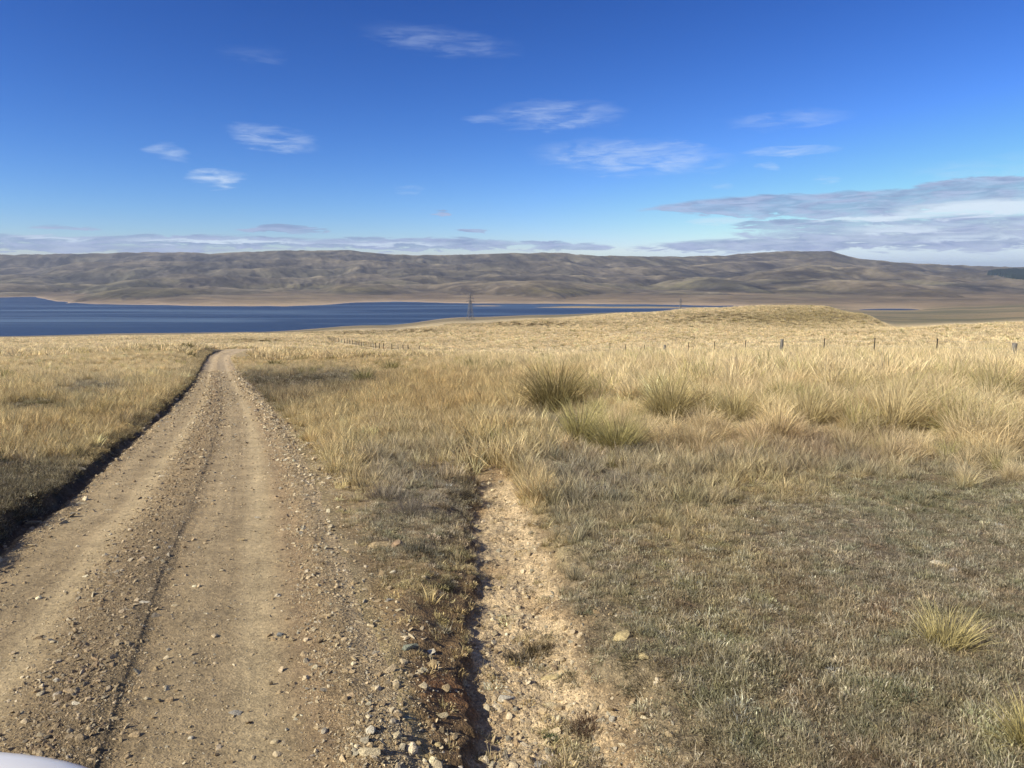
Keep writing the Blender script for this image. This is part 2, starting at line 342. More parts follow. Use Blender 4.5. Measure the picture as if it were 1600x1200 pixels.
def detail(X, Y):
    """height detail and masks near the track"""
    xl, xr, s, inend, dl, dr, xb, xc, xs, gl, wob = near_masks(X, Y)
    z = np.zeros_like(X)
    on = ((dl < 0) & (dr < 0)).astype(float)
    # crown and wheel tracks
    def gs(c, w): return np.exp(-((s - c) / w) ** 2)
    ons = on * sstep(0, .16, -dl) * sstep(0, .16, -dr)
    z += inend * ons * (-.022 * gs(.25, .085) - .026 * gs(.73, .10) + .02 * gs(.47, .06) + .022 * gs(.92, .05) + .018 * gs(.03, .04))
    sl = s - .505 - .006 * fbm(Y * .5, Y * 0, 2, 433)
    z += inend * on * .007 * (1 - sstep(0, .006, sl)) * sstep(-.12, 0, sl) * (1 - sstep(18, 26, Y))
    # loose gravel roughness
    rough = np.clip(gs(.47, .10) + gs(.95, .09) + .25, 0, 1)
    fine = 1 - sstep(14, 30, Y)
    z += ons * inend * rough * fine * (.006 * fbm(X * 22, Y * 22, 3, 440) + .010 * fbm(X * 6, Y * 6, 2, 445))
    # cut bank on the left: a raw little cliff where turf overhangs the water table
    hb = (.15 + .13 * fbm(Y * .6, X * 0 + 1, 3, 450) + .10 * (1 - sstep(7, 11, Y)) + .06 * sstep(30, 60, Y)) * sstep(3.0, 5.0, Y) * (1 - sstep(95, 130, Y))
    gap = np.exp(-((Y - 15.9) / 2.0) ** 2) * .95
    hb = hb * (1 - gap) * (1 + .35 * sstep(25, 60, Y))
    jag = .07 * fbm(X * 9, Y * 9, 3, 455) + .26 * fbm(X * 1.3, Y * 1.3, 3, 457)
    z += inend * (-.07 * np.exp(-((dl - .02) / .12) ** 2) * sstep(3, 5, Y))
    z += inend * hb * sstep(.02, .24, dl + jag) * (.72 + .28 * sstep(.2, 1.6, dl))
    # right shoulder falls off and the rough verge undulates
    verge = sstep(-.05, .7, dr) * (1 - sstep(14, 24, Y))
    z += verge * (-.02 + .05 * fbm(X * 1.6, Y * 1.6, 3, 460) + .018 * fbm(X * 9, Y * 9, 3, 465)) * (1 - sstep(2.2, 4.0, dr))
    z += (sstep(.0, .5, dr) * sstep(24, 34, Y)) * .1 * inend
    # washed out gully on the right
    width = np.maximum(xc - xb, .12)
    q = (X - xb) / width
    bank = .19 * gl * (1 + .3 * fbm(Y * 1.5, X * 0, 2, 470))
    jg = .05 * fbm(X * 6, Y * 6, 3, 472)
    drop = .62 * sstep(-.52, .0, X - xb + jg) + .38 * sstep(-.08, .01, X - xb + jg)
    rise = sstep(.55, 1.55, q)
    z += -bank * drop * (1 - rise) + gl * .02 * sstep(-.7, -.3, X - xb) * (1 - drop) + gl * drop * (1 - drop) * .06 * fbm(X * 9, Y * 9, 3, 473)
    inch = sstep(-.05, .03, X - xb + jg) * (1 - sstep(.85, 1.1, q)) * gl
    z += inch * .012 * fbm(X * 18, Y * 18, 3, 475)
    # turf hummocks on the right
    t = sstep(.8, 1.6, q) * (dr > 0) + gl * 0
    t = np.where(dr > 0, t, 0)
    z += t * (.035 * fbm(X * 1.1, Y * 1.1, 3, 480) + .012 * fbm(X * 7, Y * 7, 3, 482)) * (1 - sstep(30, 50, Y))
    left = sstep(.25, .8, dl)
    z += inend * .55 * sstep(.2, 2.6, dl) * (1 - sstep(5, 16, dl)) * sstep(34, 62, Y) * (1 - sstep(105, 125, Y))
    z += .22 * sstep(.3, 2.2, dl) * (1 - sstep(4, 9, dl)) * sstep(5, 9, Y) * (1 - sstep(30, 45, Y)) * (1 + .5 * fbm(X / 2.5, Y / 2.5, 2, 497))
    z += left * (.05 * fbm(X * .9, Y * .9, 3, 490) + .015 * fbm(X * 6, Y * 6, 2, 495)) * (1 - sstep(30, 60, Y))
    return z, dict(s=s, on=on * inend, dl=dl, dr=dr, q=q, inch=inch, gl=gl, xb=xb, xs=xs, hb=hb, bank=bank, drop=drop)

MDEF = dict(s=2., on=0., dl=9., dr=9., q=9., inch=0., gl=0., xb=0., xs=0., hb=0., bank=0., drop=1.)
def height(X, Y, masks=False):
    X = np.atleast_1d(np.asarray(X, float)); Y = np.atleast_1d(np.asarray(Y, float))
    z = base_height(X, Y)
    k = (Y > -6) & (Y < 230)
    m = {q_: np.full(X.shape, v_) for q_, v_ in MDEF.items()}
    if k.any():
        d, mk = detail(X[k], Y[k]); z[k] += d
        for q_ in MDEF: m[q_][k] = mk[q_]
    return (z, m) if masks else z
def ground(u, v):
    x, y = hit(u, v); z = float(height(np.array([x]), np.array([y]))[0]); return x, y, z

# ------------------------------------------------------------------ plant cover: where each kind of cover grows, set out on the ground
def cover(X, Y, Z):
    """returns (turf, fine, tall, bare, colour) weights for points of the pasture"""
    U, V = project(X, Y, Z)
    wu = U + 60 * fbm(X * .5, Y * .5, 3, 600) * np.clip(14 / np.maximum(Y, 1), .15, 1.5); wv = V + 40 * fbm(X * .6, Y * .6, 3, 610) * np.clip(9 / np.maximum(Y, 1), .05, 1.5)
    def g(u, v, ru, rv): return np.exp(-(((wu - u) / ru) ** 2 + ((wv - v) / rv) ** 2))
    right = sstep(820, 900, wu)
    turf = right * sstep(655, 765, wv + 40 * fbm(X * 1.1, Y * 1.1, 3, 620))                                  # low cushion turf on the right
    turf = np.maximum(turf, (1 - sstep(560, 640, wu)) * sstep(690, 760, wv) * (U < 420))
    for a in ((450, 597, 110, 16), (140, 607, 45, 13), (60, 800, 130, 70), (650, 800, 90, 90), (520, 590, 60, 14), (1290, 725, 140, 32), (60, 640, 50, 10), (250, 690, 50, 30), (1050, 668, 40, 14), (860, 665, 60, 16)):
        turf = np.maximum(turf, g(*a) * 1.2)
    turf = np.clip(turf, 0, 1)
    mid = sstep(574, 606, wv) * (1 - sstep(890, 930, wu))               # finer orange grass in the middle
    leftmid = sstep(578, 612, wv) * (wu < 420)
    fine = np.clip(np.maximum(mid, leftmid), 0, 1) * (1 - turf)
    fine = np.maximum(fine, (g(1050, 800, 150, 60) + g(880, 820, 50, 110)) * .8)
    tall = (1 - np.clip(turf + fine, 0, 1))
    return turf, fine, tall, U, V, wu, wv, g

def mixc(c, d, w):
    w = np.clip(w, 0, 1)[:, None]; return c * (1 - w) + np.array(d)[None, :] * w

STRAW = (.69, .56, .33); GOLD = (.58, .46, .23); ORANGE = (.50, .37, .18); OLIVE = (.15, .14, .055); GREYB = (.31, .275, .195)
DARKB = (.085, .068, .045); GREEN = (.19, .22, .105); PALE = (.77, .64, .425)

def plant_colour(X, Y, Z, cv, tallonly=False):
    turf, fine, tall, U, V, wu, wv, g = cv
    if tallonly: turf = turf * .12
    n = len(X)
    c = np.tile(np.array(STRAW), (n, 1))
    c = mixc(c, PALE, sstep(40, 160, Y) * .35)
    c = c * (1 + .22 * fbm(X / 22, Y / 60, 3, 650) * sstep(25, 80, Y))[:, None]
    c = mixc(c, GOLD, fine * .65)
    c = mixc(c, ORANGE, (g(620, 600, 150, 32) + g(130, 665, 160, 35) + g(700, 640, 120, 40) + .8 * g(480, 560, 180, 14)) * .6)
    c = mixc(c, GREYB, turf * .85)
    c = mixc(c, OLIVE, g(60, 640, 60, 12) * .6)
    c = mixc(c, DARKB, (g(450, 597, 110, 17) + .45 * g(30, 790, 110, 60) + .5 * g(250, 690, 50, 35)) * .75)
    c = mixc(c, (.27, .21, .13), g(440, 628, 75, 24) * .75)
    c = mixc(c, GREEN, (g(1440, 790, 180, 45) + g(1100, 1000, 130, 90) * .7 + g(1450, 1100, 140, 50) * .5 + g(1180, 1150, 90, 50) * .5 + g(870, 830, 30, 50) * .5) * .45)
    c = mixc(c, GOLD, (g(1060, 830, 150, 60) + g(1150, 900, 160, 50) * .5 + g(1220, 760, 120, 30)) * .6)
    c = mixc(c, (.33, .30, .24), (g(1330, 850, 300, 60) + g(920, 740, 90, 50) + g(640, 760, 70, 70)) * .55)
    c = mixc(c, (.36, .25, .16), (g(1250, 700, 220, 22) + g(1250, 960, 150, 60) * .6) * .5)
    # the darker strips in the far pasture
    brk = np.clip(.15 + 1.6 * sstep(-.05, .3, fbm(X / 7, Y / 16, 3, 640)), 0, 1.2)
    c = mixc(c, (.20, .15, .07), brk * (g(830, 507, 110, 4) + g(640, 517, 60, 3) + g(1150, 498, 130, 8) + g(400, 533, 60, 3) + g(470, 517, 60, 2.4) + g(560, 521, 60, 2.2)) * 1.1)
    c = mixc(c, (.38, .305, .145), (g(1270, 495, 130, 15)) * .75)
    return c

# ------------------------------------------------------------------ the ground mesh (one polar sheet, split into ground, road, hills)
az_d = np.arange(-41, 41.001, .08); az_o = np.arange(43, 318, 2.5)
AZ = np.radians(np.concatenate([az_d, az_o])); NA = len(AZ)
rows = [.25, .6, 1.0, 1.4, 1.7]
r = 1.9
while r < 15500:
    rows.append(r)
    r *= 1.0045 if r < 14 else (1.006 if r < 160 else (1.009 if r < 1500 else 1.0045 if r < 6200 else 1.03))
RR = np.array(rows); NR = len(RR)
GX = (RR[:, None] * np.sin(AZ)[None, :]).ravel(); GY = (RR[:, None] * np.cos(AZ)[None, :]).ravel()
GZ, GM = height(GX, GY, True)
# slightly bushy surface where far grass covers the ground
rr_ = np.hypot(GX, GY)

def ground_colour():
    n = len(GX); c = np.tile(np.array((.26, .20, .11)), (n, 1))
    cv = cover(GX, GY, GZ); turf, fine, tall, U, V, wu, wv, g = cv
    pc = plant_colour(GX, GY, GZ, cv)
    c = pc * .5
    far = sstep(60, 260, GY)
    c = c * (1 - far[:, None]) + pc * .66 * far[:, None]
    nz = fbm(GX / .35, GY / .35, 4, 700)
    c = c * (1 + .35 * nz * (1 - far))[:, None]
    soil = np.array((.18, .135, .085))
    c = c * (1 - turf[:, None] * .5) + soil * turf[:, None] * .5
    # olive flats beyond the near crest, bare shore and drawdown strand
    d2 = sstep(600, 900, GY)
    fl = np.clip(.5 + 1.8 * fbm(GX / 320, GY / 110, 4, 720), 0, 1)[:, None]
    flat = np.array((.25, .195, .115)) * (1 - fl) + np.array((.125, .118, .068)) * fl
    c = c * (1 - d2[:, None]) + flat * d2[:, None]
    strand = np.exp(-np.clip(GZ - LAKE, 0, None) / 2.6) * (rr_ > 900)
    c = mixc(c, (.40, .30, .20), strand * .8)
    # the verge right of the road: brown soil, pale subsoil, gully floor
    m = GM; inn = (GY < 26) & (GY > -3)
    fade = (1 - sstep(12.5, 19, GY)) * inn
    verge = sstep(-.02, .2, m['dr']) * (1 - sstep(.85, 1.25, m['q'])) * fade
    verge = verge * (1 - .9 * np.clip(1.15 * g(645, 780, 85, 85) + .95 * g(570, 690, 110, 50), 0, 1))
    n2 = fbm(GX * 2.2, GY * 1.1, 4, 730); n3 = fbm(GX * 11, GY * 11, 3, 735)
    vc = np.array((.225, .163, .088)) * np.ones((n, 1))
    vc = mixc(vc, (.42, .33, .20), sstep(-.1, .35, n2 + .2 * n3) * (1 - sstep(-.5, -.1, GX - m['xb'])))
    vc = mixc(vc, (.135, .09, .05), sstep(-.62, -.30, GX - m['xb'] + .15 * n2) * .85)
    vc = mixc(vc, (.23, .11, .05), g(690, 1110, 60, 25) * .7)
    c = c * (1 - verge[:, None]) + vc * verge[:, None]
    ch = m['inch'] * inn
    cc = mixc(np.tile(np.array((.47, .37, .235)), (n, 1)), (.33, .24, .14), sstep(0, .5, n2))
    c = c * (1 - ch[:, None]) + cc * ch[:, None]
    # the cut face of the left bank is bare earth, its shade darkened into the colour
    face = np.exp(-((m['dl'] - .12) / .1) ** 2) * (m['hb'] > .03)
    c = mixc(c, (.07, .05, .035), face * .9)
    # carriageway
    s = m['s'] + .015 * fbm(GX * .0, GY * .6, 2, 740)
    def gs(q, w): return np.exp(-((s - q) / w) ** 2)
    rc = np.tile(np.array((.315, .238, .138)), (n, 1))
    tr = .95 * gs(.28, .05) + .5 * gs(.15, .06) + gs(.75, .06) + .45 * gs(.61, .06)
    rc = mixc(rc, (.46, .37, .225), tr * .72)
    rc = mixc(rc, (.20, .155, .095), (sstep(.30, .43, s) * (1 - sstep(.52, .53, s)) * .9) * (1 - .75 * sstep(6.5, 10, GY)) )
    rc = mixc(rc, (.24, .165, .10), gs(.86, .05) * .5)
    rc = mixc(rc, (.40, .315, .20), gs(.99, .05) * .8 + gs(.02, .06) * .5)
    rc = mixc(rc, (.50, .40, .27), sstep(25, 60, GY) * .55)
    strk = fbm(s * 46, GY * .22, 3, 745)
    rc = rc * lerp(.78, 1., sstep(3.2, 9, GY))[:, None] * (1 + .12 * fbm(GX * 1.6, GY * .35, 3, 747) + .10 * n3 + .20 * strk)[:, None]
    on = m['on'] * (GY > -50)
    c = c * (1 - on[:, None]) + rc * on[:, None]
    lane = np.clip(sstep(.06, .12, s) * (1 - sstep(.33, .39, s)) + sstep(.525, .54, s) * (1 - sstep(.83, .89, s)), 0, 1)
    grit = 1 - .72 * lane * on
    return np.clip(c, .01, .9), grit
GC, GRIT = ground_colour()

idx = np.arange(NR * NA).reshape(NR, NA)
nxt = np.roll(idx, -1, axis=1)
QUADS = np.stack([idx[:-1], idx[1:], nxt[1:], nxt[:-1]], -1).reshape(-1, 4)[:, ::-1]

def mesh_np(name, verts, faces, attrs=None, smooth=True):
    verts = np.asarray(verts, np.float32); faces = np.asarray(faces, np.int32)
    me = bpy.data.meshes.new(name); k = faces.shape[1]
    me.vertices.add(len(verts)); me.vertices.foreach_set('co', verts.ravel())
    me.loops.add(faces.size); me.loops.foreach_set('vertex_index', faces.ravel())
    me.polygons.add(len(faces))
    me.polygons.foreach_set('loop_start', np.arange(0, faces.size, k, dtype=np.int32))
    me.polygons.foreach_set('use_smooth', np.full(len(faces), smooth))
    me.update(calc_edges=True)
    for an, (typ, data) in (attrs or {}).items():
        a = me.attributes.new(an, typ, 'POINT')
        key = {'FLOAT': 'value', 'INT': 'value', 'FLOAT_VECTOR': 'vector', 'FLOAT_COLOR': 'color'}[typ]
        data = np.asarray(data, np.int32 if typ == 'INT' else np.float32)
        if typ == 'FLOAT_COLOR' and data.shape[1] == 3: data = np.concatenate([data, np.ones((len(data), 1), np.float32)], 1)
        a.data.foreach_set(key, data.ravel())
    return me
def tag(o, label=None, cat=None, group=None, kind=None):
    if label: o['label'] = label
    if cat: o['category'] = cat
    if group: o['group'] = group
    if kind: o['kind'] = kind
    return o
def link(name, me, mat=None, parent=None, loc=None):
    o = bpy.data.objects.new(name, me); col.objects.link(o)
    if mat is not None and me is not None: me.materials.append(mat)
    if parent is not None: o.parent = parent
    if loc is not None: o.location = loc
    return o

# ------------------------------------------------------------------ materials
def base_mat(name):
    m = bpy.data.materials.new(name); m.use_nodes = True
    t = NT(m.node_tree); b = t.n['Principled BSDF']; b.inputs['Roughness'].default_value = .9; b.inputs['Specular IOR Level'].default_value = .2
    return m, t, b
def mat_ground():
    m, t, b = base_mat('earth')
    a = t.new('ShaderNodeAttribute', attribute_name='col'); geo = t.new('ShaderNodeNewGeometry'); P = geo.outputs['Position']
    n1 = t.noise(P, 26, 4, .7); n2 = t.noise(P, 110, 3, .7); n3 = t.noise(P, 3, 4, .6)
    v = t.math('ADD', t.math('ADD', t.math('MULTIPLY', n1, .8), t.math('MULTIPLY', n2, .6)), t.math('MULTIPLY', n3, .5))
    c = t.mix(1.0, a.outputs['Color'], t.mix(t.ramp(v, .6, 1.3), (.55, .55, .55), (1.5, 1.47, 1.42)), 'MULTIPLY')
    v2 = t.new('ShaderNodeTexVoronoi'); v2.inputs['Scale'].default_value = 60; t.link(P, v2.inputs['Vector'])
    v3 = t.new('ShaderNodeTexVoronoi'); v3.inputs['Scale'].default_value = 140; t.link(P, v3.inputs['Vector'])
    sp_ = t.new('ShaderNodeSeparateColor'); t.link(v2.outputs['Color'], sp_.inputs[0]); sq_ = t.new('ShaderNodeSeparateColor'); t.link(v3.outputs['Color'], sq_.inputs[0])
    pb = t.math('ADD', t.math('MULTIPLY', t.math('POWER', sp_.outputs[0], 3), .75), t.math('MULTIPLY', sq_.outputs[0], .45))
    ga = t.new('ShaderNodeAttribute', attribute_name='grit'); gf = ga.outputs['Fac']
    c = t.mix(gf, c, t.mix(pb, (.72, .72, .72), (1.55, 1.52, 1.46)), 'MULTIPLY')
    t.link(c, b.inputs['Base Color'])
    vor = t.new('ShaderNodeTexVoronoi'); vor.inputs['Scale'].default_value = 75; t.link(P, vor.inputs['Vector'])
    h = t.math('ADD', t.math('MULTIPLY', n1, .02), t.math('MULTIPLY', n2, .006))
    h = t.math('ADD', h, t.math('MULTIPLY', vor.outputs[0], -.006))
    bp = t.new('ShaderNodeBump'); bp.inputs['Strength'].default_value = .8; bp.inputs['Distance'].default_value = 1
    t.link(t.math('MULTIPLY_ADD', gf, .75, .25), bp.inputs['Strength'])
    t.link(h, bp.inputs['Height']); t.link(bp.outputs[0], b.inputs['Normal'])
    return m
def mat_hills():
    m, t, b = base_mat('hill_pasture')
    a = t.new('ShaderNodeAttribute', attribute_name='col'); geo = t.new('ShaderNodeNewGeometry'); P = geo.outputs['Position']
    n1 = t.noise(t.scale(P, (.7, .9, 1)), .009, 6, .62, .6); n2 = t.noise(t.scale(P, (.6, .9, 1)), .04, 4, .6)
    c = t.mix(1.0, a.outputs['Color'], t.mix(t.ramp(n1, .40, .60), (.84, .84, .85), (1.15, 1.14, 1.11)), 'MULTIPLY')
    c = t.mix(1.0, c, t.mix(t.ramp(n2, .42, .58), (.92, .92, .92), (1.07, 1.07, 1.07)), 'MULTIPLY')
    t.link(c, b.inputs['Base Color'])
    bp = t.new('ShaderNodeBump'); bp.inputs['Strength'].default_value = .7; bp.inputs['Distance'].default_value = 14
    t.link(t.math('ADD', n1, t.math('MULTIPLY', n2, .35)), bp.inputs['Height']); t.link(bp.outputs[0], b.inputs['Normal'])
    return m
def mat_water():
    m, t, b = base_mat('lake_water')
    geo = t.new('ShaderNodeNewGeometry'); P = geo.outputs['Position']
    n = t.noise(t.scale(P, (.5, 1, 1)), .35, 3, .6); big = t.noise(t.scale(P, (.35, 3.2, 1)), .0028, 5, .6, .4)
    b.inputs['Base Color'].default_value = (.035, .075, .17, 1)
    t.link(t.mix(t.ramp(big, .46, .68), (.021, .044, .094), (.085, .135, .205)), b.inputs['Base Color'])
    b.inputs['Roughness'].default_value = .5; b.inputs['IOR'].default_value = 1.33; b.inputs['Specular IOR Level'].default_value = .35
    bp = t.new('ShaderNodeBump'); bp.inputs['Strength'].default_value = 1; bp.inputs['Distance'].default_value = .12
    t.link(n, bp.inputs['Height']); t.link(bp.outputs[0], b.inputs['Normal'])
    return m
def mat_blade(name):
    """dead and living grass: sheath colour at the root, straw to the tip; every clump has a tint of its own"""
    m = bpy.data.materials.new(name); m.use_nodes = True; t = NT(m.node_tree); t.n.clear()
    out = t.new('ShaderNodeOutputMaterial')
    ta = t.new('ShaderNodeAttribute', attribute_name='t'); ra = t.new('ShaderNodeAttribute', attribute_name='rnd')
    ti = t.new('ShaderNodeAttribute', attribute_type='INSTANCER', attribute_name='tint'); ha = t.new('ShaderNodeAttribute', attribute_type='INSTANCER', attribute_name='scattered')
    oi = t.new('ShaderNodeObjectInfo')
    tip = t.mix(ha.outputs['Fac'], oi.outputs['Color'], ti.outputs['Color'])
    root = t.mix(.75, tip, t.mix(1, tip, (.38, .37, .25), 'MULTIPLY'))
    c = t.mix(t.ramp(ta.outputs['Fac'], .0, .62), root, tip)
    k = t.math('ADD', .58, t.math('MULTIPLY', ra.outputs['Fac'], 1.0))
    n = t.new('ShaderNodeCombineColor'); [t.link(k, n.inputs[i]) for i in range(3)]
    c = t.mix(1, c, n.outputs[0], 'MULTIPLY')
    d = t.new('ShaderNodeBsdfDiffuse'); tr = t.new('ShaderNodeBsdfTranslucent'); mx = t.new('ShaderNodeMixShader'); mx.inputs[0].default_value = .36
    t.link(c, d.inputs[0]); t.link(c, tr.inputs[0]); t.link(d.outputs[0], mx.inputs[1]); t.link(tr.outputs[0], mx.inputs[2])
    t.link(mx.outputs[0], out.inputs[0])
    return m
def mat_stone():
    m, t, b = base_mat('schist')
    ti = t.new('ShaderNodeAttribute', attribute_type='INSTANCER', attribute_name='tint'); ha = t.new('ShaderNodeAttribute', attribute_type='INSTANCER', attribute_name='scattered')
    oi = t.new('ShaderNodeObjectInfo'); tc = t.new('ShaderNodeTexCoord')
    c = t.mix(ha.outputs['Fac'], oi.outputs['Color'], ti.outputs['Color'])
    n = t.noise(t.scale(tc.outputs['Object'], (1, 1, 3)), 5, 4, .7); n2 = t.noise(tc.outputs['Object'], 22, 3, .7)
    c = t.mix(1, c, t.mix(t.ramp(n, .3, .7), (.62, .6, .56), (1.25, 1.22, 1.15)), 'MULTIPLY')
    t.link(c, b.inputs['Base Color']); b.inputs['Roughness'].default_value = .85
    bp = t.new('ShaderNodeBump'); bp.inputs['Strength'].default_value = .5; bp.inputs['Distance'].default_value = .1
    t.link(t.math('ADD', n, t.math('MULTIPLY', n2, .5)), bp.inputs['Height']); t.link(bp.outputs[0], b.inputs['Normal'])
    return m
def mat_plain(name, c, rough=.6, metal=0., noise=.0, nscale=20):
    m, t, b = base_mat(name)
    b.inputs['Roughness'].default_value = rough; b.inputs['Metallic'].default_value = metal
    if noise:
        tc = t.new('ShaderNodeTexCoord'); n = t.noise(t.scale(tc.outputs['Object'], (1, 1, .2)), nscale, 4, .65)
        lo = tuple(x * (1 - noise) for x in c); hi = tuple(min(1, x * (1 + noise)) for x in c)
        t.link(t.mix(t.ramp(n, .3, .7), lo, hi), b.inputs['Base Color'])
    else: b.inputs['Base Color'].default_value = (*c, 1)
    return m
M_EARTH, M_HILL, M_WATER, M_BLADE, M_STONE = mat_ground(), mat_hills(), mat_water(), mat_blade('dry_grass'), mat_stone()

# ------------------------------------------------------------------ setting objects
FARV = rr_ > 1750
def hill_colour():
    X, Y, Z = GX[FARV], GY[FARV], GZ[FARV]
    r_ = np.hypot(X, Y); azc = np.clip(np.arctan2(X, Y), -.85, .85)
    far_height(r_ * np.sin(azc), r_ * np.cos(azc), 800 + F * cp * np.tan(azc)); which, gap, prox = LAYERS['last']
    n1 = fbm(X / 420, Y / 700, 5, 800, .55); n2 = fbm(X / 130, Y / 260, 4, 810, .6)
    n = len(X)
    c = np.tile(np.array((.150, .130, .095)), (n, 1))
    c = mixc(c, (.155, .15, .085), sstep(-.05, .3, n1) * .75)
    c = mixc(c, (.10, .083, .075), sstep(.05, .4, -n1) * .6)
    tints = np.array([(.30, .235, .14), (.24, .20, .115), (.20, .16, .115), (.155, .15, .09), (.165, .14, .11), (.145, .135, .10), (.14, .125, .105), (.13, .12, .105), (.27, .21, .14)])
    c = c * .35 + .65 * tints[which]
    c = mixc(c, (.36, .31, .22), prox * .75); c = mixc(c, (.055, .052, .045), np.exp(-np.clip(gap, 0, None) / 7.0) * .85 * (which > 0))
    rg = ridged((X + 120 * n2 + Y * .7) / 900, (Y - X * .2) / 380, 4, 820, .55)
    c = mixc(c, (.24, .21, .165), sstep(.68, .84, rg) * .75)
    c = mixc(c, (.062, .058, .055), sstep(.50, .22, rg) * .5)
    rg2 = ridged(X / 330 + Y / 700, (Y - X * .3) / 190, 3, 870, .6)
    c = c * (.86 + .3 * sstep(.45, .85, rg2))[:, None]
    hgt = Z - LAKE
    c = mixc(c, (.27, .205, .135), (1 - sstep(3, 12, hgt)) * .6)
    c = mixc(c, (.16, .14, .07), np.exp(-((hgt - 22) / 10) ** 2) * sstep(-.2, .3, n1) * .6)
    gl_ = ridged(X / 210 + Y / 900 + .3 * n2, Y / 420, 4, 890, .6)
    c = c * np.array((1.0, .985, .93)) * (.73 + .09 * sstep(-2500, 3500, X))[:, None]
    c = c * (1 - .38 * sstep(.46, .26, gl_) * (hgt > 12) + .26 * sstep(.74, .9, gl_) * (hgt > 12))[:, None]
    c = mixc(c, (.42, .32, .23), np.exp(-hgt / 1.3) * .9)
    return c
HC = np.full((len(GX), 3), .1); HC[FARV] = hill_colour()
cY_ = GY[QUADS].mean(1); cX_ = GX[QUADS].mean(1); cR = np.hypot(cX_, cY_)
qm_on = GM['on'][QUADS].min(1) > .5
is_road = qm_on & (cY_ > -6) & (cY_ < ROAD_END) & (cR < 400)
is_gul = (GM['inch'][QUADS].min(1) > .5) & (cY_ > 0) & (cY_ < 26) & ~is_road
is_hill = cR * np.cos(np.clip(np.arctan2(cX_, cY_), -.85, .85)) > 2150
allc = GC.copy()
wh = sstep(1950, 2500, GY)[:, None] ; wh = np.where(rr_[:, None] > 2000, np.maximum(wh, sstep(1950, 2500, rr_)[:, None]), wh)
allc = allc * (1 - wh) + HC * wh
allv = np.stack([GX, GY, GZ], -1)
def piece(name, mask, mat, kind='structure', label=None):
    q = QUADS[mask]; used, inv = np.unique(q, return_inverse=True)
    me = mesh_np(name, allv[used], inv.reshape(-1, 4), {'col': ('FLOAT_COLOR', allc[used]), 'grit': ('FLOAT', GRIT[used])})
    o = link(name, me, mat); tag(o, label, None, None, kind); return o
piece('ground', ~is_road & ~is_gul & ~is_hill, M_EARTH, label='tussock pasture and bare verge either side of the track')
piece('road', is_road, M_EARTH, label='unsealed gravel track running down towards the lake')
piece('dry_channel', is_gul, M_EARTH, label='pale washed out channel beside the track')
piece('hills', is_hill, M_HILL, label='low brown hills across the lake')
# fill under the camera
me = bpy.data.meshes.new('ground'); 
vs = [(.25 * math.sin(a), .25 * math.cos(a), float(height(np.array([.25 * math.sin(a)]), np.array([.25 * math.cos(a)]))[0])) for a in np.linspace(0, 2 * math.pi, 24, endpoint=False)]
me.from_pydata(vs + [(0, 0, 0)], [], [(i, (i + 1) % 24, 24) for i in range(24)])
tag(link('ground', me, M_EARTH), 'gravel at the near edge of the track', None, None, 'structure')
a_ = me.attributes.new('col', 'FLOAT_COLOR', 'POINT'); a_.data.foreach_set('color', np.tile([.27, .2, .12, 1], 25).astype(np.float32))
w = bpy.data.meshes.new('water'); gx = np.linspace(-9000, 9000, 61); gy = np.linspace(700, 4200, 41)
wv_ = np.array([(x, y, LAKE) for y in gy for x in gx]); wi = np.arange(len(wv_)).reshape(41, 61)
me = mesh_np('water', wv_, np.stack([wi[:-1, :-1], wi[:-1, 1:], wi[1:, 1:], wi[1:, :-1]], -1).reshape(-1, 4))
tag(link('water', me, M_WATER), 'deep blue lake below the hills', None, None, 'structure')

# ------------------------------------------------------------------ plants
def blades(n, rad, h, lean, width, segs=4, droop=.5, hvar=.45, seed=0, root_h=0, curl=0.):
    """n ribbons rooted inside a disc; returns verts, quads, t, rnd"""
    g = np.random.default_rng(seed)
    a = g.uniform(0, 2 * math.pi, n); rr = rad * np.sqrt(g.uniform(0, 1, n))
    out = a + g.normal(0, .7, n); L = h * (1 - hvar + hvar * g.uniform(0, 1, n) ** .7) ; ln = np.clip(g.normal(lean, lean * .5, n) * (.35 + .9 * rr / max(rad, 1e-4)), 0.02, 1.35)
    face = g.uniform(0, math.pi, n); rnd = g.uniform(0, 1, n); dr_ = droop * g.uniform(.3, 1.5, n)
    ts = np.linspace(0, 1, segs + 1); P = np.zeros((n, segs + 1, 3)); P[:, 0, 0] = rr * np.cos(a); P[:, 0, 1] = rr * np.sin(a); P[:, 0, 2] = -root_h
    th = ln.copy(); turn = out.copy()
    for k in range(segs):
        st = L / segs; P[:, k + 1, 0] = P[:, k, 0] + st * np.sin(th) * np.cos(turn); P[:, k + 1, 1] = P[:, k, 1] + st * np.sin(th) * np.sin(turn); P[:, k + 1, 2] = P[:, k, 2] + st * np.cos(th)
        th = np.clip(th + dr_ * (1.6 * (k + 1) / segs) / segs * 2, 0, 2.4); turn = turn + curl * g.normal(0, 1, n)
    wdt = width * g.uniform(.7, 1.3, n)[:, None] * (1 - ts[None, :] ** 1.6 * .88) * .5
    side = np.stack([-np.sin(face), np.cos(face), np.zeros(n)], -1)[:, None, :]
    A = P + side * wdt[..., None]; B = P - side * wdt[..., None]
    V = np.stack([A, B], 2).reshape(-1, 3)
    base = (np.arange(n) * (segs + 1) * 2)[:, None] + (np.arange(segs) * 2)[None, :]
    Q = np.stack([base, base + 1, base + 3, base + 2], -1).reshape(-1, 4)
    T = np.tile(np.repeat(ts, 2), n); RN = np.repeat(rnd, (segs + 1) * 2)
    return V, Q, T, RN
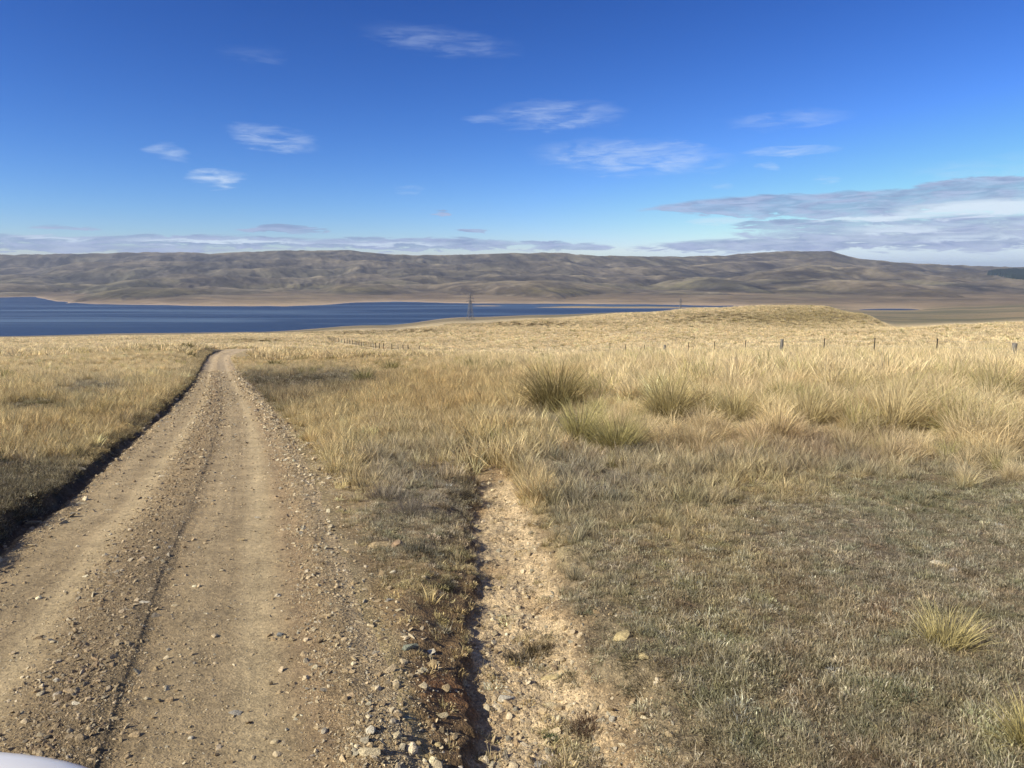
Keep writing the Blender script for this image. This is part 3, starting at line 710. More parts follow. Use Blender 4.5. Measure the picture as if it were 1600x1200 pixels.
def join(parts):
    V = []; Q = []; T = []; RN = []; o = 0
    for v, q, t, r_ in parts: V.append(v); Q.append(q + o); T.append(t); RN.append(r_); o += len(v)
    return np.concatenate(V), np.concatenate(Q), np.concatenate(T), np.concatenate(RN)
def plant_mesh(name, b, mat=None):
    V, Q, T, RN = b
    me = mesh_np(name, V, Q, {'t': ('FLOAT', T), 'rnd': ('FLOAT', RN)}, smooth=False); me.materials.append(mat or M_BLADE); return me

def lin(c): return (*c, 1)
protos = {'tussock': [], 'softclump': [], 'fine': [], 'turf': [], 'far': []}
# (u, base row, width px, height px, colour, blades, label)
TUSS = [
    (868, 642, 150, 88, (.27, .22, .10), 1150, 'largest dark olive tussock rising in the middle of the pasture'),
    (906, 694, 80, 80, (.46, .40, .18), 620, 'yellow green tussock touching a darker twin on its right'),
    (962, 708, 116, 76, (.37, .32, .14), 860, 'wide olive tussock at the edge of the grey turf, right of its yellow twin'),
    (1046, 652, 120, 84, (.46, .38, .19), 900, 'brown hearted tussock standing just behind the twin tussocks'),
    (1150, 655, 100, 62, (.50, .42, .22), 520, 'straw tussock with green heart below the third steel fence post'),
    (1262, 660, 120, 68, (.56, .46, .25), 560, 'pale straw tussock directly below the thick wooden fence post'),
    (1395, 668, 150, 96, (.66, .54, .30), 620, 'tallest straw tussock in the grass right of centre'),
    (1550, 622, 110, 66, (.46, .39, .19), 600, 'green hearted tussock below the end fence post'),
    (1325, 561, 34, 17, (.20, .165, .07), 260, 'small dark tussock standing on the fence line'),
    (1480, 1006, 165, 74, (.52, .44, .21), 520, 'lone yellow straw tussock in the grey turf'),
    (1612, 1165, 130, 96, (.46, .39, .17), 420, 'straw tussock leaning in at the lower right edge'),
    (1330, 622, 80, 52, (.44, .36, .18), 380, 'straw tussock in front of the small dark fence line tussock'),
    (1020, 596, 62, 36, (.46, .37, .19), 300, 'pale tussock right behind the largest dark tussock'),
    (742, 583, 44, 26, (.25, .22, .10), 260, 'olive tussock left of the largest dark tussock'),
    (790, 586, 48, 26, (.26, .22, .10), 260, 'olive tussock touching the left side of the largest dark tussock'),
    (569, 602, 40, 30, (.24, .22, .10), 240, 'green grey tussock at the right end of the dark patch'),
    (612, 582, 48, 20, (.29, .25, .11), 240, 'low green tussock behind the end of the dark patch'),
    (6, 606, 44, 24, (.17, .17, .06), 240, 'dark green tussock cut by the left edge'),
    (294, 556, 22, 11, (.16, .14, .06), 200, 'round dark tussock beside the left of the bend'),
    (430, 574, 44, 12, (.18, .17, .07), 220, 'low green tussock just right of the bend'),
    (584, 716, 60, 44, (.36, .31, .21), 260, 'pale grey grass clump at the track side right of the gravel'),
    (772, 690, 26, 36, (.22, .25, .08), 60, 'fresh green grass sprig above the head of the dry channel'),
    (1185, 612, 70, 36, (.48, .39, .2), 300, 'pale tussock below the steel post left of the wooden post'),
    (1462, 600, 80, 40, (.48, .38, .2), 300, 'straw tussock in front of the steel post nearest the end post'),
]
HERO = []
def clear_of_heroes(X, Y):
    k = np.ones(len(X), bool)
    for x, y, r_ in HERO: k &= ~((np.hypot(X - x, (Y - y) * np.where(Y < y, .45, 1.0)) < r_))
    return k
def put_tussock(e, k):
    u, v, wpx, hpx, c, n, label = e
    x, y, z = ground(u, v); sc = F / y
    wd, ht = wpx / sc, hpx / sc
    HERO.append((x, y, wd * .42))
    lean = .55 if wpx > 1.3 * hpx else .42
    V = join([blades(int(n * .75), wd * .17, ht * 1.22, lean, max(.0042, y * .0007), 5, .5, .5, 100 + k, .04), blades(int(n * .25), wd * .22, ht * .8, lean * 1.7, max(.0042, y * .00042), 4, .8, .5, 300 + k, .03)])
    me = plant_mesh('tussock', V); o = link('tussock', me, None, None, (x, y, z)); o.color = lin(c)
    tag(o, label, 'tussock', 'tussocks that stand out in the pasture')
    return o
for k, e in enumerate(TUSS): put_tussock(e, k)

# scrubby little plants on the verge, and the clumps whose shapes repeat through the pasture
LOW = [
    (921, 1088, 62, 34, (.15, .10, .07), 'brown tuft right of the gully floor near the bottom'),
    (842, 974, 52, 24, (.15, .12, .07), 'brown tuft on the gully floor beside the turf'),
    (804, 982, 40, 24, (.13, .11, .08), 'dark grey tuft on the gully floor, left of the brown one'),
    (861, 1097, 24, 12, (.07, .10, .05), 'tiny dark green rosette on the pale gully floor'),
    (640, 800, 66, 52, (.21, .18, .15), 'grey wiry bush on the verge above the dark gully wall'),
    (600, 775, 60, 36, (.23, .19, .16), 'grey wiry bush left of its larger neighbour on the verge'),
    (676, 745, 60, 40, (.19, .16, .13), 'grey wiry bush highest on the verge, left of the channel head'),
    (720, 768, 44, 26, (.13, .11, .08), 'dark low tuft at the lip of the gully head'),
    (655, 862, 60, 24, (.12, .115, .09), 'dark green grey mat below the bushes on the verge'),
    (690, 905, 44, 18, (.09, .085, .06), 'blackish mat on the rim of the gully'),
]
for k, (u, v, wpx, hpx, c, label) in enumerate(LOW):
    x, y, z = ground(u, v); sc = F / y; wd, ht = wpx / sc, hpx / sc
    V = join([blades(260, wd * .42, ht * 1.1, .7, .0035, 4, .5, .7, 500 + k, .01, .5), blades(160, wd * .45, ht * .6, 1.0, .005, 3, .4, .7, 540 + k, .01, .8)])
    o = link('scrub_tuft', plant_mesh('scrub_tuft', V), None, None, (x, y, z)); o.color = lin(c)
    tag(o, label, 'tuft', 'small tufts on the bare verge')

def variant(kind, name, b, u, v, c, label, cat, group):
    x, y, z = ground(u, v)
    o = link(name, plant_mesh(name, b), None, None, (x, y, z)); o.color = lin(c); tag(o, label, cat, group); protos[kind].append(o); return o
for i, (u, v, lb) in enumerate([(1100, 640, 'straw clump between the brown hearted tussock and its right neighbour'), (1215, 690, 'straw clump in front of the pale tussock row'), (1500, 668, 'straw clump right of the tallest straw tussock')]):
    b = join([blades(70, .12, .80, .36, .0085, 5, .5, .5, 20 + i, .05), blades(38, .11, .90, .40, .021, 5, .5, .4, 80 + i, .05), blades(30, .17, .55, .8, .014, 4, .8, .5, 50 + i, .05)])
    variant('tussock', 'grass_clump', b, u, v, (.46, .36, .19), lb, 'grass clump', 'straw clumps in the pasture')
for i, (u, v, lb) in enumerate([(1085, 700, 'loose tan clump at the edge of the grey turf, right of the twin tussocks'), (1330, 712, 'loose tan clump in the turf in front of the tallest straw tussock'), (1540, 722, 'loose tan clump in the turf near the right edge')]):
    b = join([blades(150, .13, .62, .45, .0048, 6, .75, .65, 620 + i, .04, .12), blades(70, .16, .42, .85, .0052, 5, .9, .6, 650 + i, .03, .2), blades(30, .10, .72, .38, .0085, 6, .7, .5, 680 + i, .04, .1)])
    variant('softclump', 'grass_clump', b, u, v, (.44, .36, .21), lb, 'grass clump', 'straw clumps in the pasture')
for i, (u, v, lb) in enumerate([(520, 655, 'slender brown grass clump beside the gravel berm'), (700, 668, 'slender orange grass clump in the middle of the fine grass'), (150, 690, 'slender golden grass clump above the left bank')]):
    b = join([blades(26, .07, .27, .34, .0042, 4, .45, .6, 220 + i, .02), blades(14, .07, .29, .36, .0095, 4, .45, .5, 270 + i, .02), blades(20, .09, .12, .9, .005, 3, .4, .6, 250 + i, .01)])
    variant('fine', 'grass_wisp', b, u, v, (.38, .26, .12), lb, 'grass wisp', 'slender grass wisps')
for i, (u, v, lb) in enumerate([(1120, 900, 'short grey turf tuft below the golden patch'), (1300, 1080, 'short olive turf tuft left below the lone yellow tussock'), (1060, 1140, 'short turf tuft at the foot of the picture'), (1380, 820, 'short green turf tuft in the greener patch')]):
    b = join([blades(26, .05, .036, .9, .0042, 3, .5, .7, 320 + i, .004, .8), blades(9, .04, .085, .5, .0024, 4, .5, .7, 350 + i, .004, .2), blades(30, .06, .022, 1.25, .0065, 2, .3, .6, 380 + i, .002, .9)])
    variant('turf', 'turf_tuft', b, u, v, (.2, .165, .11), lb, 'turf tuft', 'short turf tufts')
for i, (u, v, lb) in enumerate([(180, 548, 'rounded pale tussock in the field left of the bend'), (1250, 560, 'rounded pale tussock behind the wooden post'), (960, 552, 'rounded pale tussock behind the largest dark one')]):
    b = join([blades(46, .22, .58, .62, .05, 3, .9, .4, 420 + i, .08), blades(16, .24, .38, 1.1, .07, 2, .7, .4, 450 + i, .05)])
    variant('far', 'grass_clump', b, u, v, PALE, lb, 'grass clump', 'straw clumps in the pasture')

def scatter(name, kind, X, Y, scl, tint, label, cat, tilt=.12, plist=None, sink=0., hz=None, mat=None):
    n = len(X); Z = height(X, Y) - sink
    rot = np.stack([rng.normal(0, tilt, n), rng.normal(0, tilt, n), rng.uniform(0, 2 * math.pi, n)], -1)
    if np.ndim(scl) == 1: sc3 = np.stack([scl, scl, scl if hz is None else scl * hz], -1)
    else: sc3 = scl
    pl = plist or protos[kind]
    me = bpy.data.meshes.new(name); me.vertices.add(n); me.vertices.foreach_set('co', np.stack([X, Y, Z], -1).astype(np.float32).ravel())
    def at(nm, typ, key, d):
        a = me.attributes.new(nm, typ, 'POINT'); a.data.foreach_set(key, d.ravel())
    at('rot', 'FLOAT_VECTOR', 'vector', rot.astype(np.float32)); at('scl', 'FLOAT_VECTOR', 'vector', sc3.astype(np.float32))
    at('tint', 'FLOAT_COLOR', 'color', np.concatenate([tint, np.ones((n, 1))], 1).astype(np.float32))
    at('scattered', 'FLOAT', 'value', np.ones(n, np.float32)); at('which', 'INT', 'value', rng.integers(0, len(pl), n).astype(np.int32))
    o = link(name, me); tag(o, label, cat, None, 'stuff')
    g = bpy.data.node_groups.new('scatter', 'GeometryNodeTree'); N = g.nodes; Lk = g.links
    g.interface.new_socket('Geometry', in_out='INPUT', socket_type='NodeSocketGeometry'); g.interface.new_socket('Geometry', in_out='OUTPUT', socket_type='NodeSocketGeometry')
    gi = N.new('NodeGroupInput'); go = N.new('NodeGroupOutput'); ip = N.new('GeometryNodeInstanceOnPoints'); jn = N.new('GeometryNodeJoinGeometry')
    for p in pl:
        oi = N.new('GeometryNodeObjectInfo'); oi.transform_space = 'ORIGINAL'; oi.inputs['Object'].default_value = p; oi.inputs['As Instance'].default_value = True
        Lk.new(oi.outputs['Geometry'], jn.inputs[0])
    def na(nm, typ):
        q = N.new('GeometryNodeInputNamedAttribute'); q.data_type = typ; q.inputs['Name'].default_value = nm
        return [s for s in q.outputs if s.enabled and s.name == 'Attribute'][0]
    Lk.new(gi.outputs[0], ip.inputs['Points']); Lk.new(jn.outputs[0], ip.inputs['Instance']); ip.inputs['Pick Instance'].default_value = True
    Lk.new(na('which', 'INT'), ip.inputs['Instance Index'])
    e2r = N.new('FunctionNodeEulerToRotation'); Lk.new(na('rot', 'FLOAT_VECTOR'), e2r.inputs[0]); Lk.new(e2r.outputs[0], ip.inputs['Rotation'])
    Lk.new(na('scl', 'FLOAT_VECTOR'), ip.inputs['Scale']); Lk.new(ip.outputs[0], go.inputs[0])
    md = o.modifiers.new('scatter', 'NODES'); md.node_group = g
    return o

def sample(n, y0, y1, power=2.0, a0=-.76, a1=.76):
    """points between two distances; power 2 = even per square metre, lower = thinner with distance"""
    t = rng.uniform(0, 1, n)
    if abs(power) < 1e-6: Y = y0 * (y1 / y0) ** t
    else: Y = (y0 ** power + t * (y1 ** power - y0 ** power)) ** (1 / power)
    X = Y * rng.uniform(a0, a1, n); return X, Y
def tint_noise(c, amt=.16, hue=.03):
    n = len(c); k = np.exp(rng.normal(0, amt, n))[:, None]; h = rng.normal(0, hue * .5, (n, 1)) * np.array([[1., 0, -1.]]) + rng.normal(0, hue * .35, (n, 1)) * np.array([[0, 1., 0]]); return np.clip(c * k * (1 + h), .01, .9)
def off_bare(X, Y, Zm):
    m = Zm; road = (m['dl'] < .12) & (m['dr'] < .15) & (Y < ROAD_END)
    return ~road

def fence_points():
    pts = []
    for n in range(-2, 44):
        Yp = 3.87 * (8 + n); u = 494 + 8712 / (8 + n); pts.append((xat(u, 555, Yp), Yp))
    # it bends towards the lake further down
    far = [(655, 549.5, 209), (640, 548.5, 0), (618, 546.5, 0), (600, 545, 0), (585, 543.5, 0), (570, 541.5, 0), (555, 539, 0), (540, 536.5, 0), (525, 534, 0), (512, 531.5, 0)]
    fp = np.array([hit(u, v) for u, v, _ in far]); 
    L = np.concatenate([[0], np.cumsum(np.hypot(*np.diff(fp, axis=0).T))]); k = np.arange(0, L[-1], max(5., L[-1] / 44))
    pts = pts[:44] + [(float(np.interp(q, L, fp[:, 0])), float(np.interp(q, L, fp[:, 1]))) for q in k]
    return pts
FENCE = fence_points(); FFAR = np.array(FENCE[44:])
# tall straw grass, near to middle
X, Y = sample(38000, 9, 70, 1.5); Z, m = height(X, Y, True); cv = cover(X, Y, Z)
keep = off_bare(X, Y, m) & (rng.uniform(0, 1, len(X)) < np.clip(cv[2] * 1.1, 0, 1) * (.18 + .35 * sstep(1.5, 5, X) * (Y < 34) + .82 * sstep(-.1, .22, fbm(X / .95, Y / 1.1, 2, 913)))) & ~((m['inch'] > .2) & (Y < 14)) & ~((m['dl'] < .9) & (m['dl'] > 0)) & ~((m['dr'] > 0) & (m['dr'] < .6) & (Y < 60)) & clear_of_heroes(X, Y)
X, Y, Z = X[keep], Y[keep], Z[keep]; cv = cover(X, Y, Z); c = plant_colour(X, Y, Z, cv, True)
edge_ = (1 - .45 * sstep(680, 745, cv[6])) * (1 + .15 * sstep(2, 9, X)); dark = rng.uniform(0, 1, len(X)) < .10 + .35 * np.clip(fbm(X / 1.8, Y / 1.8, 2, 917), 0, 1); c[dark] = c[dark] * np.array((.62, .68, .5))
sc = rng.uniform(.55, 1.15, len(X)) * (1 + .25 * fbm(X / 3, Y / 3, 2, 910)) * np.where(X < -5, .78, 1) * lerp(1., .8, sstep(35, 70, Y)) * (.6 + .4 * sstep(560, 760, cv[3])) * edge_
tn = tint_noise(c); nr = Y < 17.5 + 2.5 * fbm(X / 3, Y / 3, 2, 919)
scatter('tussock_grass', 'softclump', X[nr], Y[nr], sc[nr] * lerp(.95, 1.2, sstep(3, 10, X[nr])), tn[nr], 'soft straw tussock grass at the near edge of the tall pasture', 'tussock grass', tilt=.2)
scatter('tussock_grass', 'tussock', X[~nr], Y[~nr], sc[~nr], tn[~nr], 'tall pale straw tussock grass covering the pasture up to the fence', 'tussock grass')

# far pasture
X, Y = sample(125000, 60, 620, 1.2, -.78, .78); Z, m = height(X, Y, True); cv = cover(X, Y, Z)
U_, V_ = cv[3], cv[4]
keep = off_bare(X, Y, m) & (rng.uniform(0, 1, len(X)) < np.clip(cv[2] + .15, 0, 1) * (.15 + .85 * sstep(-.2, .15, fbm(X / 2.6, Y / 5., 2, 915)))) & ~((m['dl'] < 1.2) & (m['dl'] > 0) & (Y < ROAD_END)) & ~((m['dr'] > 0) & (m['dr'] < 2.) & (Y < ROAD_END))
fk = np.interp(X / Y, (FFAR[:, 0] / FFAR[:, 1]), FFAR[:, 1]) if FFAR[0, 0] / FFAR[0, 1] < FFAR[-1, 0] / FFAR[-1, 1] else np.interp(X / Y, (FFAR[:, 0] / FFAR[:, 1])[::-1], FFAR[::-1, 1])
ra_ = FFAR[:, 0] / FFAR[:, 1]; infen = (X / Y > ra_.min()) & (X / Y < ra_.max()); keep &= ~(infen & (Y < fk + 1) & (Y > fk - 16))
X, Y, Z = X[keep], Y[keep], Z[keep]; cv = cover(X, Y, Z); c = plant_colour(X, Y, Z, cv)
f = rng.uniform(0, 1, len(X)); patch = fbm(X / 9, Y / 9, 3, 920)
c[(f < .10 + .25 * np.clip(patch, 0, 1))] *= np.array((.6, .62, .48))
sc = rng.uniform(.8, 1.9, len(X)) * lerp(1., 1.8, sstep(150, 600, Y)) * (1 + .3 * patch)
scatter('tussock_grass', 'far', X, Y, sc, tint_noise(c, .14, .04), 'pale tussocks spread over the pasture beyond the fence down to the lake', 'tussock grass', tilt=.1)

# slender mid grass
X, Y = sample(90000, 5, 62, 1.25); Z, m = height(X, Y, True); cv = cover(X, Y, Z)
p = np.clip(cv[1] * 1.0 + cv[0] * (.10 + .5 * sstep(0, .3, fbm(X / 1.3, Y / 1.3, 3, 932))) + cv[2] * .5 + .8 * cv[7](1220, 712, 440, 34), 0, 1)
nearroad = (m['dl'] > 0) & (m['dl'] < .35)
vg = (m['dr'] > 0) & (m['q'] < 1.05) & (Y < 17) & (cv[4] > 690)
p = np.where(vg, p * (.10 + .7 * np.clip(cv[7](650, 770, 90, 75) + cv[7](570, 690, 110, 45), 0, 1)), p); p = np.where((m['dr'] > 0) & (m['dr'] < .35), p * .25, p)
p = p * np.where(Y < 60, .35 + .65 * sstep(-.25, .15, fbm(X / 1.1, Y / 1.1, 3, 930)), 1)
p = np.where(cv[4] > 820, p * .55, p)
keep = off_bare(X, Y, m) & (rng.uniform(0, 1, len(X)) < p) & ~(m['inch'] > .3) & ~nearroad
X, Y, Z = X[keep], Y[keep], Z[keep]; cv = cover(X, Y, Z); c = plant_colour(X, Y, Z, cv)
sc = rng.uniform(.6, 1.35, len(X)) * lerp(.7, 1.35, cv[1]) * (1 + .3 * fbm(X / 2, Y / 2, 2, 935)) * lerp(.8, 1.35, sstep(10, 40, Y)) * np.where(cv[4] > 790, .6, 1) * (1 + .6 * cv[7](780, 665, 60, 60) + .7 * cv[7](1220, 712, 440, 30))
scatter('fine_grass', 'fine', X, Y, sc, tint_noise(c, .2, .06), 'slender brown and golden grass on both sides of the track', 'grass')

# cushion turf
X, Y = sample(185000, 2.2, 60, .8); Z, m = height(X, Y, True); cv = cover(X, Y, Z)
vg = (m['dr'] > 0) & (m['q'] < 1.1) & (Y < 17) & (cv[4] > 690)
p = np.clip(cv[0] * 1.2 + cv[1] * .5 + cv[2] * .12, 0, 1) * (.45 + .55 * sstep(-.3, .1, fbm(X / .5, Y / .5, 3, 940)))
p = np.where(vg, .05 + .85 * np.clip(cv[7](645, 800, 80, 85) * 1.1 + .8 * cv[7](700, 880, 45, 70) + .8 * cv[7](570, 700, 100, 50) + .35 * sstep(.05, .3, fbm(X / .5, Y / .5, 3, 947)), 0, .9), p)
p = np.where((m['q'] > .9) & (m['q'] < 1.5) & (Y < 9), p * .35, p); p = np.where(m['inch'] > .3, .02 + .7 * sstep(.1, .35, fbm(X / .4, Y / .4, 3, 945)) * sstep(.25, .7, m['q']) * (Y < 6.5), p)
keep = off_bare(X, Y, m) & (rng.uniform(0, 1, len(X)) < p) & ~((m['dl'] > 0) & (m['dl'] < .2))
X, Y, Z = X[keep], Y[keep], Z[keep]; cv = cover(X, Y, Z); c = plant_colour(X, Y, Z, cv)
pk = fbm(X / .35, Y / .35, 3, 950); c = mixc(c, (.25, .165, .11), sstep(.05, .4, pk) * .5); c = mixc(c, GREEN, sstep(.05, .4, -pk) * .35)
wh_ = rng.uniform(0, 1, len(X)); c[wh_ < .14] = np.array((.56, .50, .37)); c[wh_ > .9] *= .45
pb = fbm(X / .9, Y / .9, 3, 955); c = c * (1 + .38 * pb)[:, None]; pale = sstep(.12, .3, fbm(X / .5 + 9, Y / .5, 3, 957)); c = mixc(c, (.47, .41, .28), pale * .45)
sc = rng.uniform(.6, 1.4, len(X)) * lerp(1, 2.2, sstep(8, 40, Y)) * (1 + .5 * pb)
scatter('turf', 'turf', X, Y, sc, tint_noise(c, .25, .07), 'low grey brown cushion turf with green and rusty patches', 'turf')
# turf hanging over the left bank
Y = rng.uniform(4.5, 95, 9000) ** 1.0; Y = 4.5 * (95 / 4.5) ** rng.uniform(0, 1, 9000)
xl, _ = road_edges(Y); X = xl - rng.uniform(.14, .9, len(Y)); Z, m = height(X, Y, True); cv = cover(X, Y, Z); c = plant_colour(X, Y, Z, cv) * .8
scatter('turf', 'turf', X, Y, rng.uniform(.9, 2.0, len(X)) * lerp(1, 2., sstep(10, 40, Y)), tint_noise(c, .25, .06), 'shaggy turf along the rim of the left bank', 'turf', tilt=.4)

# ------------------------------------------------------------------ stones
def stone_mesh(seed, flat=.4, n=16, elong=1.35):
    g = np.random.default_rng(seed); bm = bmesh.new()
    for _ in range(n):
        d = g.normal(0, 1, 3); d /= np.linalg.norm(d); d = np.sign(d) * np.abs(d) ** .75; d = d * g.uniform(.82, 1.05)
        bm.verts.new((d[0] * .5 * elong, d[1] * .5, d[2] * .5 * flat))
    res = bmesh.ops.convex_hull(bm, input=bm.verts)
    junk = list({v for v in list(res['geom_interior']) + list(res['geom_unused']) if isinstance(v, bmesh.types.BMVert)})
    if junk: bmesh.ops.delete(bm, geom=junk, context='VERTS')
    bmesh.ops.bevel(bm, geom=bm.edges[:], offset=.025, segments=1, affect='EDGES')
    bmesh.ops.subdivide_edges(bm, edges=bm.edges[:], cuts=1, use_grid_fill=True)
    for v in bm.verts:
        v.co += Vector(g.normal(0, .008, 3))
    me = bpy.data.meshes.new('stone'); bm.to_mesh(me); bm.free(); me.materials.append(M_STONE); return me
smesh = [stone_mesh(i, f, n_, e_) for i, (f, n_, e_) in enumerate([(.35, 16, 1.5), (.6, 18, 1.2), (.8, 20, 1.1), (.25, 14, 1.7), (.5, 16, 1.35), (.22, 14, 2.3)])]
CREAM = (.56, .48, .33); TANS = (.42, .33, .2); GRN = (.27, .29, .23); BRN = (.2, .15, .1); WHT = (.66, .61, .5); GRYS = (.33, .31, .28); YEL = (.52, .43, .24)
# (u, v, length px, mesh, turn deg, colour, label)
STONES = [
    (640, 1012, 34, 0, 10, GRN, 'grey green slab lying on the brown verge'), (671, 1006, 26, 3, 30, WHT, 'thin white chip against the grey green slab'),
    (975, 988, 34, 2, 40, YEL, 'yellow blocky stone in the turf right of the channel'), (594, 851, 40, 4, 25, TANS, 'long tan rock half buried in the verge below the bushes'),
    (621, 852, 22, 2, 70, (.42, .3, .2), 'pinkish block touching the long tan rock'), (614, 893, 12, 1, 20, WHT, 'small white pebble below the long tan rock'),
    (610, 938, 18, 0, 5, GRYS, 'grey chip on the smooth part of the verge'), (621, 954, 18, 3, 30, CREAM, 'narrow cream chip just under the grey chip'),
    (657, 1039, 15, 1, 10, CREAM, 'cream pebble below the grey green slab'), (662, 1067, 18, 2, 80, CREAM, 'upright cream stone on the verge'),
    (689, 1096, 26, 4, 35, CREAM, 'cream wedge on the rusty soil'), (697, 1056, 20, 2, 60, TANS, 'tan block on the gully rim'),
    (861, 1013, 44, 3, 15, YEL, 'yellow slab lying across the gully floor'), (792, 1043, 40, 0, 10, WHT, 'long white slab on the gully floor'),
    (864, 1051, 34, 3, -10, CREAM, 'cream slab edge of the gully floor, under the yellow slab'), (846, 1142, 36, 0, 0, GRYS, 'flat grey slab low on the gully floor'),
    (580, 1153, 20, 2, 80, WHT, 'white stone left of two on the track shoulder'), (620, 1152, 22, 2, 50, CREAM, 'cream stone right of two on the track shoulder'),
    (579, 1184, 42, 4, 20, CREAM, 'largest cream rock at the lower edge of the shoulder'), (658, 1194, 26, 1, 15, TANS, 'tan rock at the bottom between two cream ones'),
    (683, 1176, 26, 2, 85, CREAM, 'tall cream rock at the bottom of the verge'), (684, 1141, 14, 1, 0, YEL, 'small yellow pebble above the tall cream rock'),
    (719, 1163, 12, 1, 0, WHT, 'small white pebble beside the tall cream rock'), (634, 1116, 26, 5, 25, GRN, 'thin grey green sliver above the shoulder stones'),
    (809, 1176, 32, 2, 15, CREAM, 'big pale stone at the foot of the gully floor'), (795, 1159, 22, 1, 60, GRYS, 'grey stone leaning on the big pale stone'),
    (228, 946, 23, 5, 3, WHT, 'white oblong chip in the middle of the track'), (273, 946, 12, 4, 20, CREAM, 'cream chip right of the white oblong chip'),
    (230, 1093, 12, 1, -30, CREAM, 'smooth cream pebble on the near track'), (120, 1103, 17, 4, 10, WHT, 'white chip beside a dark chip on the near track'),
    (106, 1097, 15, 1, 50, BRN, 'dark chip beside the white one on the near track'), (367, 1108, 28, 3, 5, GRYS, 'flat grey chip pressed into the right wheel track'),
    (472, 1126, 16, 4, 50, TANS, 'tan chip on the right side of the near track'), (435, 928, 10, 1, 0, WHT, 'white pebble in the right wheel track'),
    (438, 990, 14, 2, 0, (.22, .23, .23), 'blue grey pebble in the right wheel track'), (347, 889, 9, 1, 0, CREAM, 'cream pebble halfway along the right wheel track'),
    (323, 957, 13, 5, -5, CREAM, 'thin cream chip left of the right wheel track'), (298, 1151, 10, 2, 0, WHT, 'white angular pebble near the bottom of the track'),
    (83, 1002, 11, 1, 0, CREAM, 'cream pebble in the left wheel track'), (88, 1064, 11, 2, 0, WHT, 'white pebble above the white and dark chips'),
    (75, 1156, 15, 1, 10, (.1, .09, .08), 'blackish stone nearest the white bonnet'), (200, 856, 20, 5, 15, (.26, .19, .12), 'brown sliver on the crown of the track'),
    (377, 840, 16, 4, 10, TANS, 'tan chip in the right wheel track, farthest of the large chips'),
    (180, 711, 28, 5, 8, CREAM, 'long cream slab on the left edge of the track'), (158, 709, 18, 4, 20, TANS, 'tan slab left of the long cream slab'),
    (122, 742, 32, 5, 15, CREAM, 'cream slab right at the foot of the left bank'), (128, 787, 20, 5, 8, CREAM, 'narrow cream slab in the left wheel track'),
    (50, 815, 30, 0, 15, TANS, 'broad tan slab where the left bank opens out'), (66, 604, 10, 1, 0, WHT, 'white stone in the grass left of the dark patch'),
    (118, 603, 10, 1, 0, WHT, 'white stone in the grass above the left bank'), (166, 620, 10, 2, 0, WHT, 'white stone half way down the left grass slope'),
    (194, 657, 16, 0, 0, GRYS, 'grey slab in the gap of the left bank'), (219, 668, 20, 5, 20, CREAM, 'cream slab in the gap of the left bank'),
    (232, 659, 12, 4, 40, CREAM, 'cream chip behind the slab in the bank gap'), (316, 718, 10, 1, 0, CREAM, 'cream pebble on the far crown of the track'),
    (170, 795, 14, 5, 15, CREAM, 'thin chip beside the left wheel track'),
    (1466, 880, 24, 4, 15, WHT, 'white stone left of two in the right turf'), (1490, 890, 16, 1, 0, GRYS, 'pale grey stone right of two in the right turf'),
    (1006, 1029, 22, 1, 5, YEL, 'mossy yellow stone beside the turf below the block'), (1456, 1056, 24, 0, -40, (.34, .28, .22), 'dull stone sunk in turf below the lone tussock'),
    (611, 638, 9, 1, 0, WHT, 'white stone in the fine grass right of the track'), (684, 696, 12, 3, 0, WHT, 'flat white stone above the grey bushes'),
    (513, 748, 14, 3, 0, WHT, 'white slab on the pale shoulder beside the track'), (601, 762, 14, 4, 10, CREAM, 'cream stone left of two among the bushes'),
    (629, 763, 14, 4, 0, CREAM, 'cream stone right of two among the bushes'), (517, 824, 12, 2, 80, CREAM, 'cream stone standing on the berm'),
    (484, 679, 11, 1, 0, TANS, 'tan stone on the far berm'), (1000, 1000, 0, 0, 0, TANS, ''),
]
stones = []
for k, (u, v, L, mi, turn, c, label) in enumerate(STONES):
    if not L: continue
    x, y, z = ground(u, v); s_ = L / (F / y)
    s_ = s_ / {0: 1.4, 1: 1.15, 2: 1.05, 3: 1.6, 4: 1.3, 5: 2.1}[mi]
    o = link('stone', smesh[mi], None, None, (x, y, z + s_ * .05)); o.scale = (s_, s_, s_ * 1.0); o.rotation_euler = (R(random.uniform(-14, 14)), R(random.uniform(-14, 14)), R(turn)); o.color = lin(c)
    tag(o, label, 'stone', 'loose stones on the track and verges'); stones.append(o)
pick = []
for mi in range(6):
    for o in stones:
        if o.data == smesh[mi]: pick.append(o); break

def gravel(n, y0, y1, power, prob, size, label, name='gravel', colf=None, a0=-.85, a1=.6, road=False):
    X, Y = sample(n, y0, y1, power, a0, a1)
    if road: xl, xr = road_edges(Y); X = xl + (xr - xl) * rng.uniform(-.04, 1.04, n)
    Z, m = height(X, Y, True)
    keep = rng.uniform(0, 1, n) < prob(X, Y, m); X, Y = X[keep], Y[keep]; m = {k: v[keep] for k, v in m.items()}
    k = len(X); s_ = size(X, Y, m, k)
    base = np.array([(.36, .285, .18), (.43, .355, .24), (.26, .20, .125), (.54, .47, .34), (.31, .28, .22), (.16, .125, .09)])
    ci = rng.choice(6, k, p=[.29, .25, .17, .13, .13, .03]); c = base[ci] * 1.35
    if colf is not None: c = colf(c, X, Y, m)
    sc3 = np.stack([s_, s_ * rng.uniform(.7, 1.1, k), s_ * rng.uniform(.7, 1.5, k)], -1)
    o = scatter(name, None, X, Y, sc3, tint_noise(c, .15, .03), label, 'gravel', tilt=.45, plist=pick, sink=0)
    return o
